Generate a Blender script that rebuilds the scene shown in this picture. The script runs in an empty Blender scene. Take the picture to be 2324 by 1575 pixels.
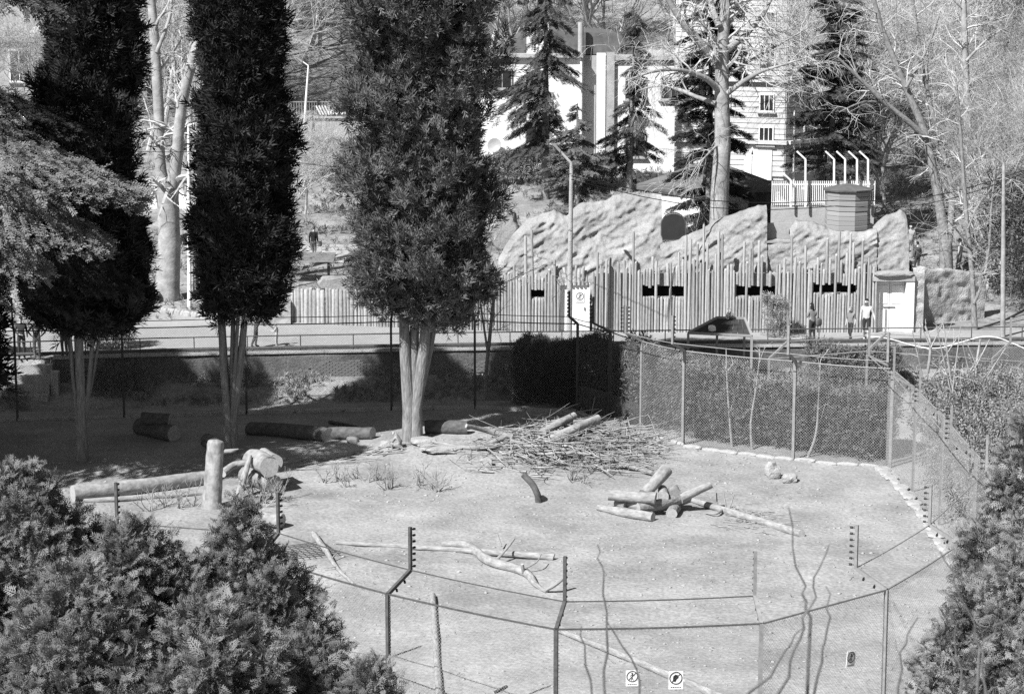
import bpy, math, random
import numpy as np
from mathutils import Vector, Matrix, Quaternion
random.seed(7); RNG = np.random.default_rng(7)
R = math.radians
SC = bpy.context.scene
COL = SC.collection
# ---------------------------------------------------------------- camera, sky, sun, exposure
CAMZ, PITCH, FPX = 17.4, R(9.98), 5000.0          # photo measured on a 2324 x 1575 grid
cam = bpy.data.cameras.new('camera'); cam_o = bpy.data.objects.new('camera', cam); COL.objects.link(cam_o)
cam_o.location = (0, 0, CAMZ); cam_o.rotation_euler = (R(90) - PITCH, 0, 0)
cam.sensor_width = 36; cam.lens = 36 * FPX / 2324; cam.clip_start = .5; cam.clip_end = 900
cam.dof.use_dof = True; cam.dof.focus_distance = 84; cam.dof.aperture_fstop = 5.6
SC.camera = cam_o
SUN_AZ, SUN_EL = 42, 46                            # degrees left of straight behind the camera / elevation
wd = bpy.data.worlds.new('World'); SC.world = wd; wd.use_nodes = True
nt = wd.node_tree; nt.nodes.clear()
sk = nt.nodes.new('ShaderNodeTexSky'); sk.sky_type = 'NISHITA'; sk.sun_disc = False
sk.sun_elevation = R(SUN_EL); sk.sun_rotation = R(180 + SUN_AZ)
bw = nt.nodes.new('ShaderNodeRGBToBW'); bg = nt.nodes.new('ShaderNodeBackground'); bg.inputs[1].default_value = .05
wo = nt.nodes.new('ShaderNodeOutputWorld')
nt.links.new(sk.outputs[0], bw.inputs[0]); nt.links.new(bw.outputs[0], bg.inputs[0]); nt.links.new(bg.outputs[0], wo.inputs[0])
LDIR = Vector((math.sin(R(SUN_AZ)) * math.cos(R(SUN_EL)), math.cos(R(SUN_AZ)) * math.cos(R(SUN_EL)), -math.sin(R(SUN_EL))))
sun = bpy.data.lights.new('sun', 'SUN'); sun.energy = 4.6; sun.angle = R(.53); sun.color = (1, 1, 1)
sun_o = bpy.data.objects.new('sun', sun); COL.objects.link(sun_o); sun_o.rotation_euler = LDIR.to_track_quat('-Z', 'Y').to_euler()
sun_o.location = (-60, -60, 90)
SC.view_settings.view_transform = 'Standard'; SC.view_settings.look = 'None'
SC.view_settings.exposure = .95; SC.view_settings.gamma = 1
SC.render.engine = 'CYCLES'
SC.cycles.use_denoising = False; SC.cycles.max_bounces = 5; SC.cycles.diffuse_bounces = 3; SC.cycles.glossy_bounces = 2
SC.cycles.transparent_max_bounces = 8; SC.cycles.use_adaptive_sampling = False
# ---------------------------------------------------------------- photo grid -> world
cP, sP = math.cos(PITCH), math.sin(PITCH)
def ray(px, py):
    x = (px - 1162) / FPX; y = (787.5 - py) / FPX
    return Vector((x, cP + y * sP, -sP + y * cP))
def at(px, py, z=0.0):
    d = ray(px, py); t = (z - CAMZ) / d.z
    return Vector((0, 0, CAMZ)) + d * t
def atY(px, py, Y):
    d = ray(px, py); t = Y / d.y
    return Vector((0, 0, CAMZ)) + d * t
def mpp(Y): return (Y * 1.0) / FPX * 1.0           # metres per photo-grid pixel at depth Y (about)
# ---------------------------------------------------------------- noise
_T = np.random.default_rng(3).random((64, 64, 64)).astype(np.float32)
def vnoise(x, y, z):
    x = np.asarray(x, float); y = np.asarray(y, float) + 0 * x; z = np.asarray(z, float) + 0 * x
    xi = np.floor(x).astype(int); yi = np.floor(y).astype(int); zi = np.floor(z).astype(int)
    f = [x - xi, y - yi, z - zi]; u, v, w = [t * t * (3 - 2 * t) for t in f]
    g = lambda a, b, c: _T[(xi + a) % 64, (yi + b) % 64, (zi + c) % 64]
    l = lambda a, b, t: a + (b - a) * t
    return l(l(l(g(0,0,0), g(1,0,0), u), l(g(0,1,0), g(1,1,0), u), v), l(l(g(0,0,1), g(1,0,1), u), l(g(0,1,1), g(1,1,1), u), v), w) * 2 - 1
def fbm(x, y, z=0., oct=4, gain=.5):
    s = 0; a = 1
    for i in range(oct):
        s = s + a * vnoise(x * 2 ** i + 7.3 * i, np.asarray(y) * 2 ** i + 3.1 * i, np.asarray(z) * 2 ** i + 5.7 * i); a *= gain
    return s
# ---------------------------------------------------------------- materials (all grey: black-and-white film)
MATS = {}
def mat(name, c, var=.18, scale=4., rough=.85, bump=0., bscale=30., spec=.2, det=4., fleck=0., uvs=None, metal=0., c2=None):
    if name in MATS: return MATS[name]
    m = bpy.data.materials.new(name); m.use_nodes = True; n = m.node_tree.nodes; L = m.node_tree.links
    b = n['Principled BSDF']; b.inputs['Roughness'].default_value = rough; b.inputs['Specular IOR Level'].default_value = spec
    b.inputs['Metallic'].default_value = metal
    tc = n.new('ShaderNodeTexCoord'); src = tc.outputs['Object']
    if uvs:
        mp = n.new('ShaderNodeMapping'); mp.inputs['Scale'].default_value = (uvs[0], uvs[1], 1); L.new(tc.outputs['UV'], mp.inputs[0]); src = mp.outputs[0]
    no = n.new('ShaderNodeTexNoise'); no.inputs['Scale'].default_value = scale; no.inputs['Detail'].default_value = det; no.inputs['Roughness'].default_value = .62
    L.new(src, no.inputs['Vector'])
    rp = n.new('ShaderNodeValToRGB'); e = rp.color_ramp.elements
    lo, hi = (c * (1 - var), c * (1 + var)) if c2 is None else (c, c2)
    e[0].position = .33; e[0].color = (lo, lo, lo, 1); e[1].position = .67; e[1].color = (hi, hi, hi, 1)
    L.new(no.outputs[0], rp.inputs[0]); out = rp.outputs[0]
    if fleck:
        n2 = n.new('ShaderNodeTexNoise'); n2.inputs['Scale'].default_value = scale * 24; n2.inputs['Detail'].default_value = 3; L.new(src, n2.inputs['Vector'])
        r2 = n.new('ShaderNodeValToRGB'); q = r2.color_ramp.elements; k0, k1 = 1 - fleck, 1 + fleck * .6
        q[0].position = .36; q[0].color = (k0, k0, k0, 1); q[1].position = .66; q[1].color = (k1, k1, k1, 1); L.new(n2.outputs[0], r2.inputs[0])
        mx = n.new('ShaderNodeMix'); mx.data_type = 'RGBA'; mx.blend_type = 'MULTIPLY'; mx.inputs[0].default_value = 1
        L.new(out, mx.inputs[6]); L.new(r2.outputs[0], mx.inputs[7]); out = mx.outputs[2]
    L.new(out, b.inputs['Base Color'])
    if bump:
        n3 = n.new('ShaderNodeTexNoise'); n3.inputs['Scale'].default_value = bscale; n3.inputs['Detail'].default_value = 4; L.new(src, n3.inputs['Vector'])
        bp = n.new('ShaderNodeBump'); bp.inputs['Strength'].default_value = bump; bp.inputs['Distance'].default_value = .05
        L.new(n3.outputs[0], bp.inputs['Height']); L.new(bp.outputs[0], b.inputs['Normal'])
    MATS[name] = m; return m
M_dirt = mat('dirt', .275, .26, .40, .95, .7, 7., .1, 8, .20)
M_soil = mat('shaded_soil', .17, .3, 2., .95, .6, 14., .1, 6, .3)
M_asph = mat('worn_asphalt', .30, .10, .5, .95, .25, 60., .1, 6, .12)
M_conc = mat('pale_concrete', .36, .2, 1.6, .9, .5, 22., .15, 6, .2)
M_plaster = mat('stained_plaster', .13, .45, .7, .95, .5, 12., .1, 7, .35)
M_brick = mat('old_brick', .17, .35, 3., .95, .5, 30., .1)
M_rock = mat('cast_rock', .27, .26, .9, .95, .8, 5., .1, 7, .22)
M_rubble = mat('rubble_wall', .36, .25, 2.2, .95, .9, 14., .1, 6, .35)
M_stone = mat('field_stone', .34, .2, 3., .95, .6, 20., .1, 5, .25)
M_pole = mat('weathered_pole', .27, .22, 1., .9, .35, 1.6, .1, 5, 0, (5, 9))
M_pole2 = mat('pale_pole', .36, .18, 1., .9, .35, 1.6, .1, 5, 0, (5, 9))
M_log = mat('stripped_log', .26, .38, 1., .9, .5, 1.4, .1, 6, 0, (7, 3))
M_bark = mat('grey_bark', .21, .35, 1., .92, .8, 1.6, .1, 6, 0, (8, 4))
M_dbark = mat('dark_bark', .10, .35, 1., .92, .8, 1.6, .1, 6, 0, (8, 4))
M_cut = mat('sawn_wood_end', .34, .15, 9., .9, .2, 30., .1)
M_cypbark = mat('cypress_bark', .20, .40, 1., .95, 1., 1.3, .1, 6, 0, (14, 2))
M_plane = mat('plane_bark', .30, .32, 2.2, .9, .3, 10., .1, 5, .25)
M_twig = mat('bare_twig', .42, .25, 2., .9, 0, 30, .1)
M_twigd = mat('dark_twig', .30, .3, 2., .9, 0, 30, .1)
M_brush = mat('cut_brush', .26, .3, 3., .9, 0, 30, .1)
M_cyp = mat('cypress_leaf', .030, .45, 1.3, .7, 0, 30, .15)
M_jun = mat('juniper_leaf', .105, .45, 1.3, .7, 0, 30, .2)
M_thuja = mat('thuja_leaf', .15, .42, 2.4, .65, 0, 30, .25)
M_suncedar = mat('sunlit_cedar_needle', .15, .35, 2., .7, 0, 30, .2)  # cedar needles lightened to put sun on the front boughs
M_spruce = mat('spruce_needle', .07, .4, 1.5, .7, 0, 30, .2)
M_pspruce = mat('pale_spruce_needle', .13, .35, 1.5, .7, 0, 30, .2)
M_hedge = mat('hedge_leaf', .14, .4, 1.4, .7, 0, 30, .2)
M_grass = mat('dry_grass', .24, .35, 3., .9, 0, 30, .1)
M_steel = mat('galvanised_steel', .22, .2, 8., .6, .1, 40, .4)
M_dsteel = mat('rusty_dark_steel', .07, .3, 9., .7, .1, 40, .3)
M_wire = mat('fence_wire', .34, .1, 8., .6, 0, 40, .3)
M_black = mat('black_rubber', .015, .2, 8., .6, 0, 40, .3)
M_white = mat('white_paint', .70, .06, 1.2, .8, .1, 20, .2, 5, .06)
M_wwall = mat('whitewashed_wall', .66, .10, .5, .9, .15, 10, .1, 6, .08)
M_gwall = mat('grey_render', .34, .15, .6, .9, .2, 10, .1, 6, .1)
M_ash = mat('ashlar', .50, .14, 1.2, .9, .2, 12, .1, 6, .12)
M_slitshade = mat('slit_shade_black', .008, .1, 1, .9)
M_glass = mat('dark_window_glass', .03, .2, 1, .12, 0, 30, .5)
M_roof = mat('roof_sheet', .11, .25, 2., .8, .2, 10, .2)
M_dwood = mat('dark_board', .045, .3, 2., .85, .3, 12, .15)
M_skin = mat('skin', .42, .06, 5, .6, 0, 30, .3)
M_fur = mat('macaque_fur', .30, .3, 14, .95, .6, 60, .1)
def cloth(v): return mat('cloth_%03d' % int(v * 1000), v, .12, 12, .95, .3, 40, .1)
# ---------------------------------------------------------------- mesh building
class MB:
    def __init__(s): s.v = []; s.f = []; s.mi = []; s.uv = []
    def face(s, idx, mi=0, uv=None):
        s.f.append(tuple(idx)); s.mi.append(mi); s.uv.append(uv)
    def box(s, c, size, rz=0., mi=0, rot=None, taper=1.):
        h = [x / 2 for x in size]; b = len(s.v); M = rot if rot is not None else Matrix.Rotation(rz, 3, 'Z'); c = Vector(c)
        for z in (-1, 1):
            k = taper if z > 0 else 1.
            for x, y in ((-1, -1), (1, -1), (1, 1), (-1, 1)):
                s.v.append(tuple(c + M @ Vector((x * h[0] * k, y * h[1] * k, z * h[2]))))
        for q in ((0, 3, 2, 1), (4, 5, 6, 7), (0, 1, 5, 4), (1, 2, 6, 5), (2, 3, 7, 6), (3, 0, 4, 7)): s.face([b + i for i in q], mi)
        return s
    def bar(s, a, b, w, d=None, mi=0, up=None):           # square bar between two points
        a = Vector(a); b = Vector(b); ax = b - a; L = ax.length
        if L < 1e-6: return s
        z = ax / L; u = Vector(up) if up else (Vector((0, 1, 0)) if abs(z.z) > .9 else Vector((0, 0, 1)))
        x = u.cross(z).normalized(); y = z.cross(x)
        M = Matrix((x, y, z)).transposed()
        return s.box((a + b) / 2, (w, d or w, L), 0, mi, M)
    def tube(s, pts, rad, n=6, cap=True, mi=0, capmi=None, wob=0., vs=1.):
        pts = [Vector(p) for p in pts]; m = len(pts)
        if not hasattr(rad, '__len__'): rad = [rad] * m
        base = len(s.v); t0 = (pts[1] - pts[0]).normalized()
        ref = Vector((0, 0, 1)) if abs(t0.z) < .9 else Vector((1, 0, 0)); x = ref.cross(t0).normalized(); L = [0.]
        for i in range(1, m): L.append(L[-1] + (pts[i] - pts[i - 1]).length)
        for i, p in enumerate(pts):
            t = (pts[min(i + 1, m - 1)] - pts[max(i - 1, 0)])
            t = t.normalized() if t.length > 1e-9 else t0
            x = (x - t * x.dot(t)); x = x.normalized() if x.length > 1e-6 else t.orthogonal().normalized(); y = t.cross(x)
            for k in range(n):
                a = 2 * math.pi * k / n; r = rad[i] * (1 + (random.uniform(-wob, wob) if wob else 0))
                q = p + x * (math.cos(a) * r) + y * (math.sin(a) * r); s.v.append((q.x, q.y, q.z))
        for i in range(m - 1):
            for k in range(n):
                k2 = (k + 1) % n; a = base + i * n
                s.face((a + k, a + k2, a + n + k2, a + n + k), mi, ((k / n, L[i] * vs), ((k + 1) / n, L[i] * vs), ((k + 1) / n, L[i + 1] * vs), (k / n, L[i + 1] * vs)))
        if cap:
            cm = mi if capmi is None else capmi
            for r0, rev in ((base, True), (base + (m - 1) * n, False)):      # own vertices keep the sawn edge crisp
                b2 = len(s.v); s.v += s.v[r0:r0 + n]; q = [b2 + k for k in range(n)]; s.face(q[::-1] if rev else q, cm)
        return s
    def logtube(s, pts, rads, n=12, lump=.10, seed=0., capmi=1):      # knotty log: coherent bumps round and along
        pts = np.array([tuple(p) for p in pts]); m = len(pts); t = np.gradient(pts, axis=0); t /= np.linalg.norm(t, axis=1)[:, None] + 1e-9
        x = np.cross(t, [0, 0, 1.] if abs(t[0, 2]) < .9 else [1., 0, 0]); x /= np.linalg.norm(x, axis=1)[:, None]; y = np.cross(t, x); L = np.concatenate([[0], np.cumsum(np.linalg.norm(np.diff(pts, axis=0), axis=1))])
        a = np.arange(n) / n * 2 * np.pi; r = np.interp(np.linspace(0, 1, m), np.linspace(0, 1, len(rads)), rads)
        k = 1 + lump * fbm(np.cos(a)[None] * 1.1 + seed + 0 * L[:, None], np.sin(a)[None] * 1.1 + 0 * L[:, None], L[:, None] * 1.6 + seed, 3) + lump * .5 * np.cos(a * 2 + seed)[None]
        V = pts[:, None] + (r[:, None] * k)[..., None] * (np.cos(a)[None, :, None] * x[:, None] + np.sin(a)[None, :, None] * y[:, None]); b = len(s.v)
        tilt = [math.sin(seed * 3 + 1) * .25, math.cos(seed * 5) * .25]
        for e, sg in ((0, tilt[0]), (m - 1, tilt[1])): V[e] += t[e][None] * (np.cos(a + seed)[:, None] * r[e] * sg)
        s.v += [tuple(p) for p in V.reshape(-1, 3).tolist()]
        for i in range(m - 1):
            for j in range(n):
                j2 = (j + 1) % n; q = b + i * n; s.face((q + j, q + n + j, q + n + j2, q + j2), 0, ((j / n, L[i]), (j / n, L[i + 1]), ((j + 1) / n, L[i + 1]), ((j + 1) / n, L[i])))
        for r0, rev in ((b, False), (b + (m - 1) * n, True)):
            b2 = len(s.v); s.v += s.v[r0:r0 + n]; q = [b2 + j for j in range(n)]; s.face(q[::-1] if rev else q, capmi)
        return s
    def lathe(s, c, prof, n=12, mi=0, sx=1., sy=1., cap=True):
        b = len(s.v); c = Vector(c)
        for r, z in prof:
            for k in range(n):
                a = 2 * math.pi * k / n; s.v.append((c.x + math.cos(a) * r * sx, c.y + math.sin(a) * r * sy, c.z + z))
        for i in range(len(prof) - 1):
            for k in range(n):
                k2 = (k + 1) % n; s.face((b + i * n + k, b + i * n + k2, b + (i + 1) * n + k2, b + (i + 1) * n + k), mi)
        if cap:
            s.face([b + k for k in range(n)][::-1], mi); s.face([b + (len(prof) - 1) * n + k for k in range(n)], mi)
        return s
    def prism(s, poly, y0, y1, mi=0, M=None, o=(0, 0, 0)):    # polygon in (x,z) extruded along y
        b = len(s.v); n = len(poly); o = Vector(o)
        for y in (y0, y1):
            for x, z in poly:
                p = Vector((x, y, z)); p = (M @ p if M else p) + o; s.v.append(tuple(p))
        s.face([b + i for i in range(n)], mi); s.face([b + n + i for i in range(n)][::-1], mi)
        for i in range(n): s.face((b + (i + 1) % n, b + i, b + n + i, b + n + (i + 1) % n), mi)
        return s
    def rock(s, c, size, sub=2, seed=0, amp=.25, mi=0, rz=0., flat=True):
        vs, fs = ico(sub); V = np.array(vs); rg = seed * 3.7
        d = fbm(V[:, 0] * 1.3 + rg, V[:, 1] * 1.3, V[:, 2] * 1.3 + rg, 3)
        V = V * (1 + amp * d)[:, None]; V = np.clip(V, -.86, .9) * np.array(size) / 2
        ca, sa = math.cos(rz), math.sin(rz); V = np.stack([V[:, 0] * ca - V[:, 1] * sa, V[:, 0] * sa + V[:, 1] * ca, V[:, 2]], 1) + np.array(c)
        b = len(s.v); s.v += [tuple(p) for p in V.tolist()]
        for f in fs: s.face([b + i for i in f], mi)
        return s
    def build(s, name, mats, parent=None, smooth=False, loc=None):
        me = bpy.data.meshes.new(name)
        me.from_pydata(s.v, [], s.f)
        for m in (mats if isinstance(mats, (list, tuple)) else [mats]): me.materials.append(m)
        if any(s.mi): me.polygons.foreach_set('material_index', s.mi)
        if any(u is not None for u in s.uv):
            ul = me.uv_layers.new(); flat = []
            for f, u in zip(s.f, s.uv): flat += [c for p in (u if u is not None else [(.5, .5)] * len(f)) for c in p]
            ul.data.foreach_set('uv', flat)
        if smooth: me.polygons.foreach_set('use_smooth', [True] * len(s.f))
        me.update()
        return obj(name, me, parent, loc)
_ICO = {}
def ico(sub):
    if sub in _ICO: return _ICO[sub]
    import bmesh
    b = bmesh.new(); bmesh.ops.create_icosphere(b, subdivisions=sub, radius=1)
    b.verts.index_update(); r = ([tuple(v.co) for v in b.verts], [[v.index for v in f.verts] for f in b.faces]); b.free(); _ICO[sub] = r; return r
def obj(name, me, parent=None, loc=None):
    o = bpy.data.objects.new(name, me); COL.objects.link(o)
    if parent is not None: o.parent = parent
    if loc is not None: o.location = loc
    return o
def npmesh(name, V, F, m, parent=None, smooth=False):       # V (n,3), F (k, 3 or 4)
    me = bpy.data.meshes.new(name); V = np.ascontiguousarray(V, np.float32); F = np.ascontiguousarray(F, np.int32); k = F.shape[1]
    me.vertices.add(len(V)); me.vertices.foreach_set('co', V.ravel())
    me.loops.add(F.size); me.loops.foreach_set('vertex_index', F.ravel())
    me.polygons.add(len(F)); me.polygons.foreach_set('loop_start', np.arange(0, F.size, k, dtype=np.int32))
    try: me.polygons.foreach_set('loop_total', np.full(len(F), k, np.int32))
    except Exception: pass
    if smooth: me.polygons.foreach_set('use_smooth', np.ones(len(F), bool))
    me.materials.append(m); me.update(calc_edges=True)
    return obj(name, me, parent)
def tag(o, label, cat, group=None, kind=None):
    o['label'] = label; o['category'] = cat
    if group: o['group'] = group
    if kind: o['kind'] = kind
    return o
def thing(name, label, cat, loc=(0, 0, 0), rz=0., group=None):
    o = bpy.data.objects.new(name, None); COL.objects.link(o); o.location = loc; o.rotation_euler = (0, 0, rz); o.empty_display_size = .2
    return tag(o, label, cat, group)
def struct(o): o['kind'] = 'structure'; return o
def copy_tree(o, parent=None):
    c = o.copy(); COL.objects.link(c); c.parent = parent
    for ch in list(o.children): copy_tree(ch, c)
    return c
# ---------------------------------------------------------------- terrain
WALL = [(-60, 83.), (-24, 85.4), (-13, 87.2), (-3, 88.3), (8, 89.0), (25, 90.), (60, 91.)]
WX = [p[0] for p in WALL]; WY = [p[1] for p in WALL]
def wallY(x): return np.interp(x, WX, WY)
def warp(X, Y0):
    w = np.clip((Y0 - 76) / 8, 0, 1) * np.clip((104 - Y0) / 8, 0, 1)
    return Y0 + (wallY(X) - 88.4) * w
def tz0(X, Y0):                                        # smooth height by warped depth
    X = np.asarray(X, float); Y0 = np.asarray(Y0, float)
    z = np.interp(Y0, [-60, 86.4, 88.5, 88.62, 95, 140, 205, 320], [0, 0, .78, 1.7, 1.7, 5.97, 21, 32])
    return z
def relief(X, Y):
    inn = np.clip((84.5 - Y) / 3, 0, 1) * np.clip((Y - 30) / 8, 0, 1)
    z = inn * (.10 * fbm(X * .16, Y * .16, 2., 3) + .035 * fbm(X * 1.1, Y * 1.1, 5., 3))
    z += .55 * np.exp(-(((X + 2.0) / 4.2) ** 2 + ((Y - 78.0) / 3.2) ** 2))
    hill = np.clip((Y - 118) / 20, 0, 1)
    return z + hill * .7 * fbm(X * .07, Y * .07, 9., 3)
def inv_warp(X, Y):
    y0 = np.array(Y, float)
    for _ in range(6): y0 = y0 - (warp(X, y0) - Y)
    return y0
def gz(x, y): return float(tz0(x, inv_warp(x, np.array([float(y)])))[0] + relief(np.array([float(x)]), np.array([float(y)]))[0])
_hx = np.arange(-60, 60.01, .4); _hy = np.arange(20, 200.01, .25)
_HX, _HY = np.meshgrid(_hx, _hy); _y0 = _HY.copy()
for _ in range(6): _y0 = _y0 - (warp(_HX, _y0) - _HY)
_HG = (tz0(_HX, _y0) + relief(_HX, _HY)).tolist(); gz_exact = gz
def gz(x, y):                                          # fast lookup of the same terrain
    u = (x + 60) / .4; v = (y - 20) / .25; i = int(u); j = int(v)
    if not (0 <= i < len(_hx) - 1 and 0 <= j < len(_hy) - 1): return gz_exact(x, y)
    u -= i; v -= j; a = _HG[j]; b = _HG[j + 1]
    return (a[i] * (1 - u) + a[i + 1] * u) * (1 - v) + (b[i] * (1 - u) + b[i + 1] * u) * v
def P(px, py, it=6):                                   # where a photo ray meets the terrain
    z = 0.
    for _ in range(it):
        p = at(px, py, z); z = .5 * z + .5 * gz(p.x, p.y) if _ else gz(p.x, p.y)
    p = at(px, py, z); p.z = gz(p.x, p.y); return p
xs = np.concatenate([np.linspace(-170, -26, 37)[:-1], np.linspace(-26, 24, 201)[:-1], np.linspace(24, 170, 37)])
ys = np.concatenate([np.linspace(-60, 46, 22)[:-1], np.linspace(46, 86.4, 190)[:-1], np.linspace(86.4, 88.5, 9), [88.62], np.linspace(89.5, 150, 56)[:-1], np.linspace(150, 320, 30)])
GX, GY0 = np.meshgrid(xs, ys); GY = warp(GX, GY0); GZ = tz0(GX, GY0) + relief(GX, GY)
def grid_faces(nr, nc):
    i = np.arange((nr - 1) * (nc - 1)); r = i // (nc - 1); c = i % (nc - 1); a = r * nc + c
    return np.stack([a, a + 1, a + nc + 1, a + nc], 1)
ground = npmesh('ground', np.stack([GX, GY, GZ], -1).reshape(-1, 3), grid_faces(*GX.shape), M_dirt, None, True); struct(ground)
# ground materials: dirt in the pen, grassy soil on the hill
ground.data.materials.append(mat('hill_soil', .24, .4, .5, .95, .6, 6., .1, 6, .3))
fy = GY0[:-1, :-1].ravel(); ground.data.polygons.foreach_set('material_index', ((fy > 86.3)).astype(np.int32)); ground.data.update()
def sheet(name, m, fxs, front, back, n=10, dz=.012, warped=True):
    A = []
    for x in fxs:
        for t in np.linspace(0, 1, n):
            y = front(x) + (back(x) - front(x)) * t; yy = float(warp(np.array([x]), np.array([y]))[0]) if warped else y
            A.append((x, yy, float(tz0(x, y)) + dz))
    o = npmesh(name, np.array(A), grid_faces(len(fxs), n)[:, ::-1], m, None, True); return struct(o)
YB = ([-60, -21, -19.6, -18, -13.4, -10, -1, .5, 17, 60], [118, 118, 110, 100.2, 96, 95.2, 95, 93.4, 93.2, 93.2])
sheet('path', M_asph, np.arange(-58, 50, .8), lambda x: 88.74, lambda x: float(np.interp(x, *YB)) - (float(wallY(x)) - 88.4) * .9, 14)
sheet('service_path', mat('service_concrete', .27, .2, .8, .95, .3, 20, .1, 6, .2), np.arange(-40, 45, 1.), lambda x: 84.5 + .4, lambda x: 86.35, 4, .02)
sheet('upper_path', M_conc, np.arange(-14, -2, 1.), lambda x: 106.5, lambda x: 110.5, 4, .03, False)
# ---------------------------------------------------------------- retaining wall, railing, steps
rw = thing('retaining_wall', 'stained plaster retaining wall below the railed path with brick showing through', 'wall', (0, float(wallY(0)), 0))
def wall_pt(x, off=0.): return Vector((x, float(wallY(x)) + off, 0))
gap = (-20.4, -18.3)
def wall_seg(xa, xb):
    n = max(2, int((xb - xa) / .25)); X = np.linspace(xa, xb, n); Z = np.linspace(-.2, 1.72, 12); V = []
    for x in X:
        for z in Z:
            V.append((x, float(wallY(x)) + .02 * float(fbm(np.array([x * 1.4]), z * 1.4, 1.)[0]) - .03 * (z < .9) * float(vnoise(np.array([x * .5]), 3., 2.)[0] > .1), z))
        V.append((x, float(wallY(x)) + .34, 1.72)); V.append((x, float(wallY(x)) + .34, -.2))
    V = np.array(V) - np.array(rw.location); F = grid_faces(n, len(Z) + 2)
    return npmesh('wall_face', V, F[:, ::-1], M_plaster, rw, False)
wall_seg(-58, gap[0]); wall_seg(gap[1], 58)
cp = MB()
for xa, xb in ((-58, gap[0]), (gap[1], 58)):
    n = int((xb - xa) / 1.5)
    for i in range(n):
        a = xa + (xb - xa) * i / n; b = xa + (xb - xa) * (i + 1) / n - .015
        p = wall_pt(a, .15); q = wall_pt(b, .15); p.z = q.z = 1.76
        cp.bar(p - rw.location, q - rw.location, .08, .44, 0, (0, 0, 1)) if False else cp.box((p + q) / 2 - rw.location, ((q - p).length, .44, .09), math.atan2(q.y - p.y, q.x - p.x))
cp.build('coping', M_conc, rw)
# bricks laid bare where the plaster has come away
bb = MB().box((0, 0, 0), (.235, .05, .062)); brick_o = bb.build('brick', M_brick, rw)
first = True; cnt = 0
for (cx, cz, rx, rzz) in ((-6.4, .98, 1.9, .42), (-8.6, .85, .6, .25), (-2.4, .82, 1.1, .40), (-.6, 1.0, 1.2, .36)):
    for row in range(int(-rzz / .075), int(rzz / .075) + 1):
        for k in range(int(-rx / .25), int(rx / .25) + 1):
            x = cx + k * .25 + (.125 if row % 2 else 0); z = cz + row * .075
            if ((x - cx) / rx) ** 2 + ((z - cz) / rzz) ** 2 + .5 * float(vnoise(np.array([x * 2.1]), z * 3., 4.)[0]) > .8 or cnt > 250: continue
            o = brick_o if first else brick_o.copy()
            if not first: COL.objects.link(o)
            first = False; cnt += 1
            o.location = wall_pt(x, -.028 + random.uniform(-.008, .008)) + Vector((0, 0, z)) - rw.location; o.rotation_euler = (0, 0, random.uniform(-.02, .02) + .09)
rl = thing('path_railing', 'dark steel pipe railing along the edge of the upper path', 'railing', (0, float(wallY(0)) + .2, 1.8))
def rail(z, r, name, xa=-24.5, xb=30):
    pts = [wall_pt(x, .16) + Vector((0, 0, z)) - rl.location for x in np.linspace(xa, xb, 28)]
    MB().tube(pts, r, 8).build(name, M_dsteel, rl, True)
rail(2.42, .026, 'top_rail'); rail(1.92, .075, 'lower_pipe')
for x in np.arange(-23.4, 30, 2.12):
    MB().tube([wall_pt(x, .16) + Vector((0, 0, 1.8)) - rl.location, wall_pt(x, .16) + Vector((0, 0, 2.42)) - rl.location], .024, 6).build('baluster', M_dsteel, rl)
st = thing('stone_steps', 'worn stone steps climbing through the gap in the retaining wall', 'steps', (-19.3, 85.2, 0))
for i in range(5):
    MB().box((0, i * .34 - .3, .17 + i * .34 - .17), (2.05, .40, .34 + .0)).build('step', M_conc, st)
MB().box((-1.22, .5, .7), (.36, .4, 1.9)).build('side_pier', M_conc, st)
MB().box((1.22, .5, .55), (.3, .4, 1.6)).build('side_pier', M_conc, st)
# ---------------------------------------------------------------- enclosure fence
FH = 3.5                                               # post height; arm leans in, then an upright with insulators
def fence_post(par, base, inward, H=FH, m=M_dsteel, ins=7, arm=(.75, .39), up=1.0, w=.085, ins_on=True, rev=False):
    b = Vector(base) - par.location; inw = Vector(inward).normalized(); t = b + Vector((0, 0, H))
    p = MB().bar(b - Vector((0, 0, .2)), t, w, w, 0, inw).build('post', m, par)
    e = t + inw * arm[0] + Vector((0, 0, arm[1]))
    MB().bar(t, e, w * .9, w * .9).build('arm', m, p)
    u = e + Vector((0, 0, up)); MB().bar(e - Vector((0, 0, .03)), u, w * .8, w * .8, 0, inw).build('upright', m, p)
    if ins_on:
        side = inw if not rev else -inw
        for k in range(ins):
            q = e + Vector((0, 0, up * (k + .5) / ins)); I = MB(); I.tube([q, q + side * .13], .012, 5); I.tube([q + side * .10, q + side * .16], .028, 6)
            I.build('insulator', M_black, p)
        for k in range(2):
            q = t + (e - t) * (.35 + .35 * k); d = Vector((inw.x * .3, inw.y * .3, -1)).normalized()
            I = MB(); I.tube([q, q + d * .12], .012, 5); I.tube([q + d * .09, q + d * .15], .028, 6); I.build('insulator', M_black, p)
    return t, e, u
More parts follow.
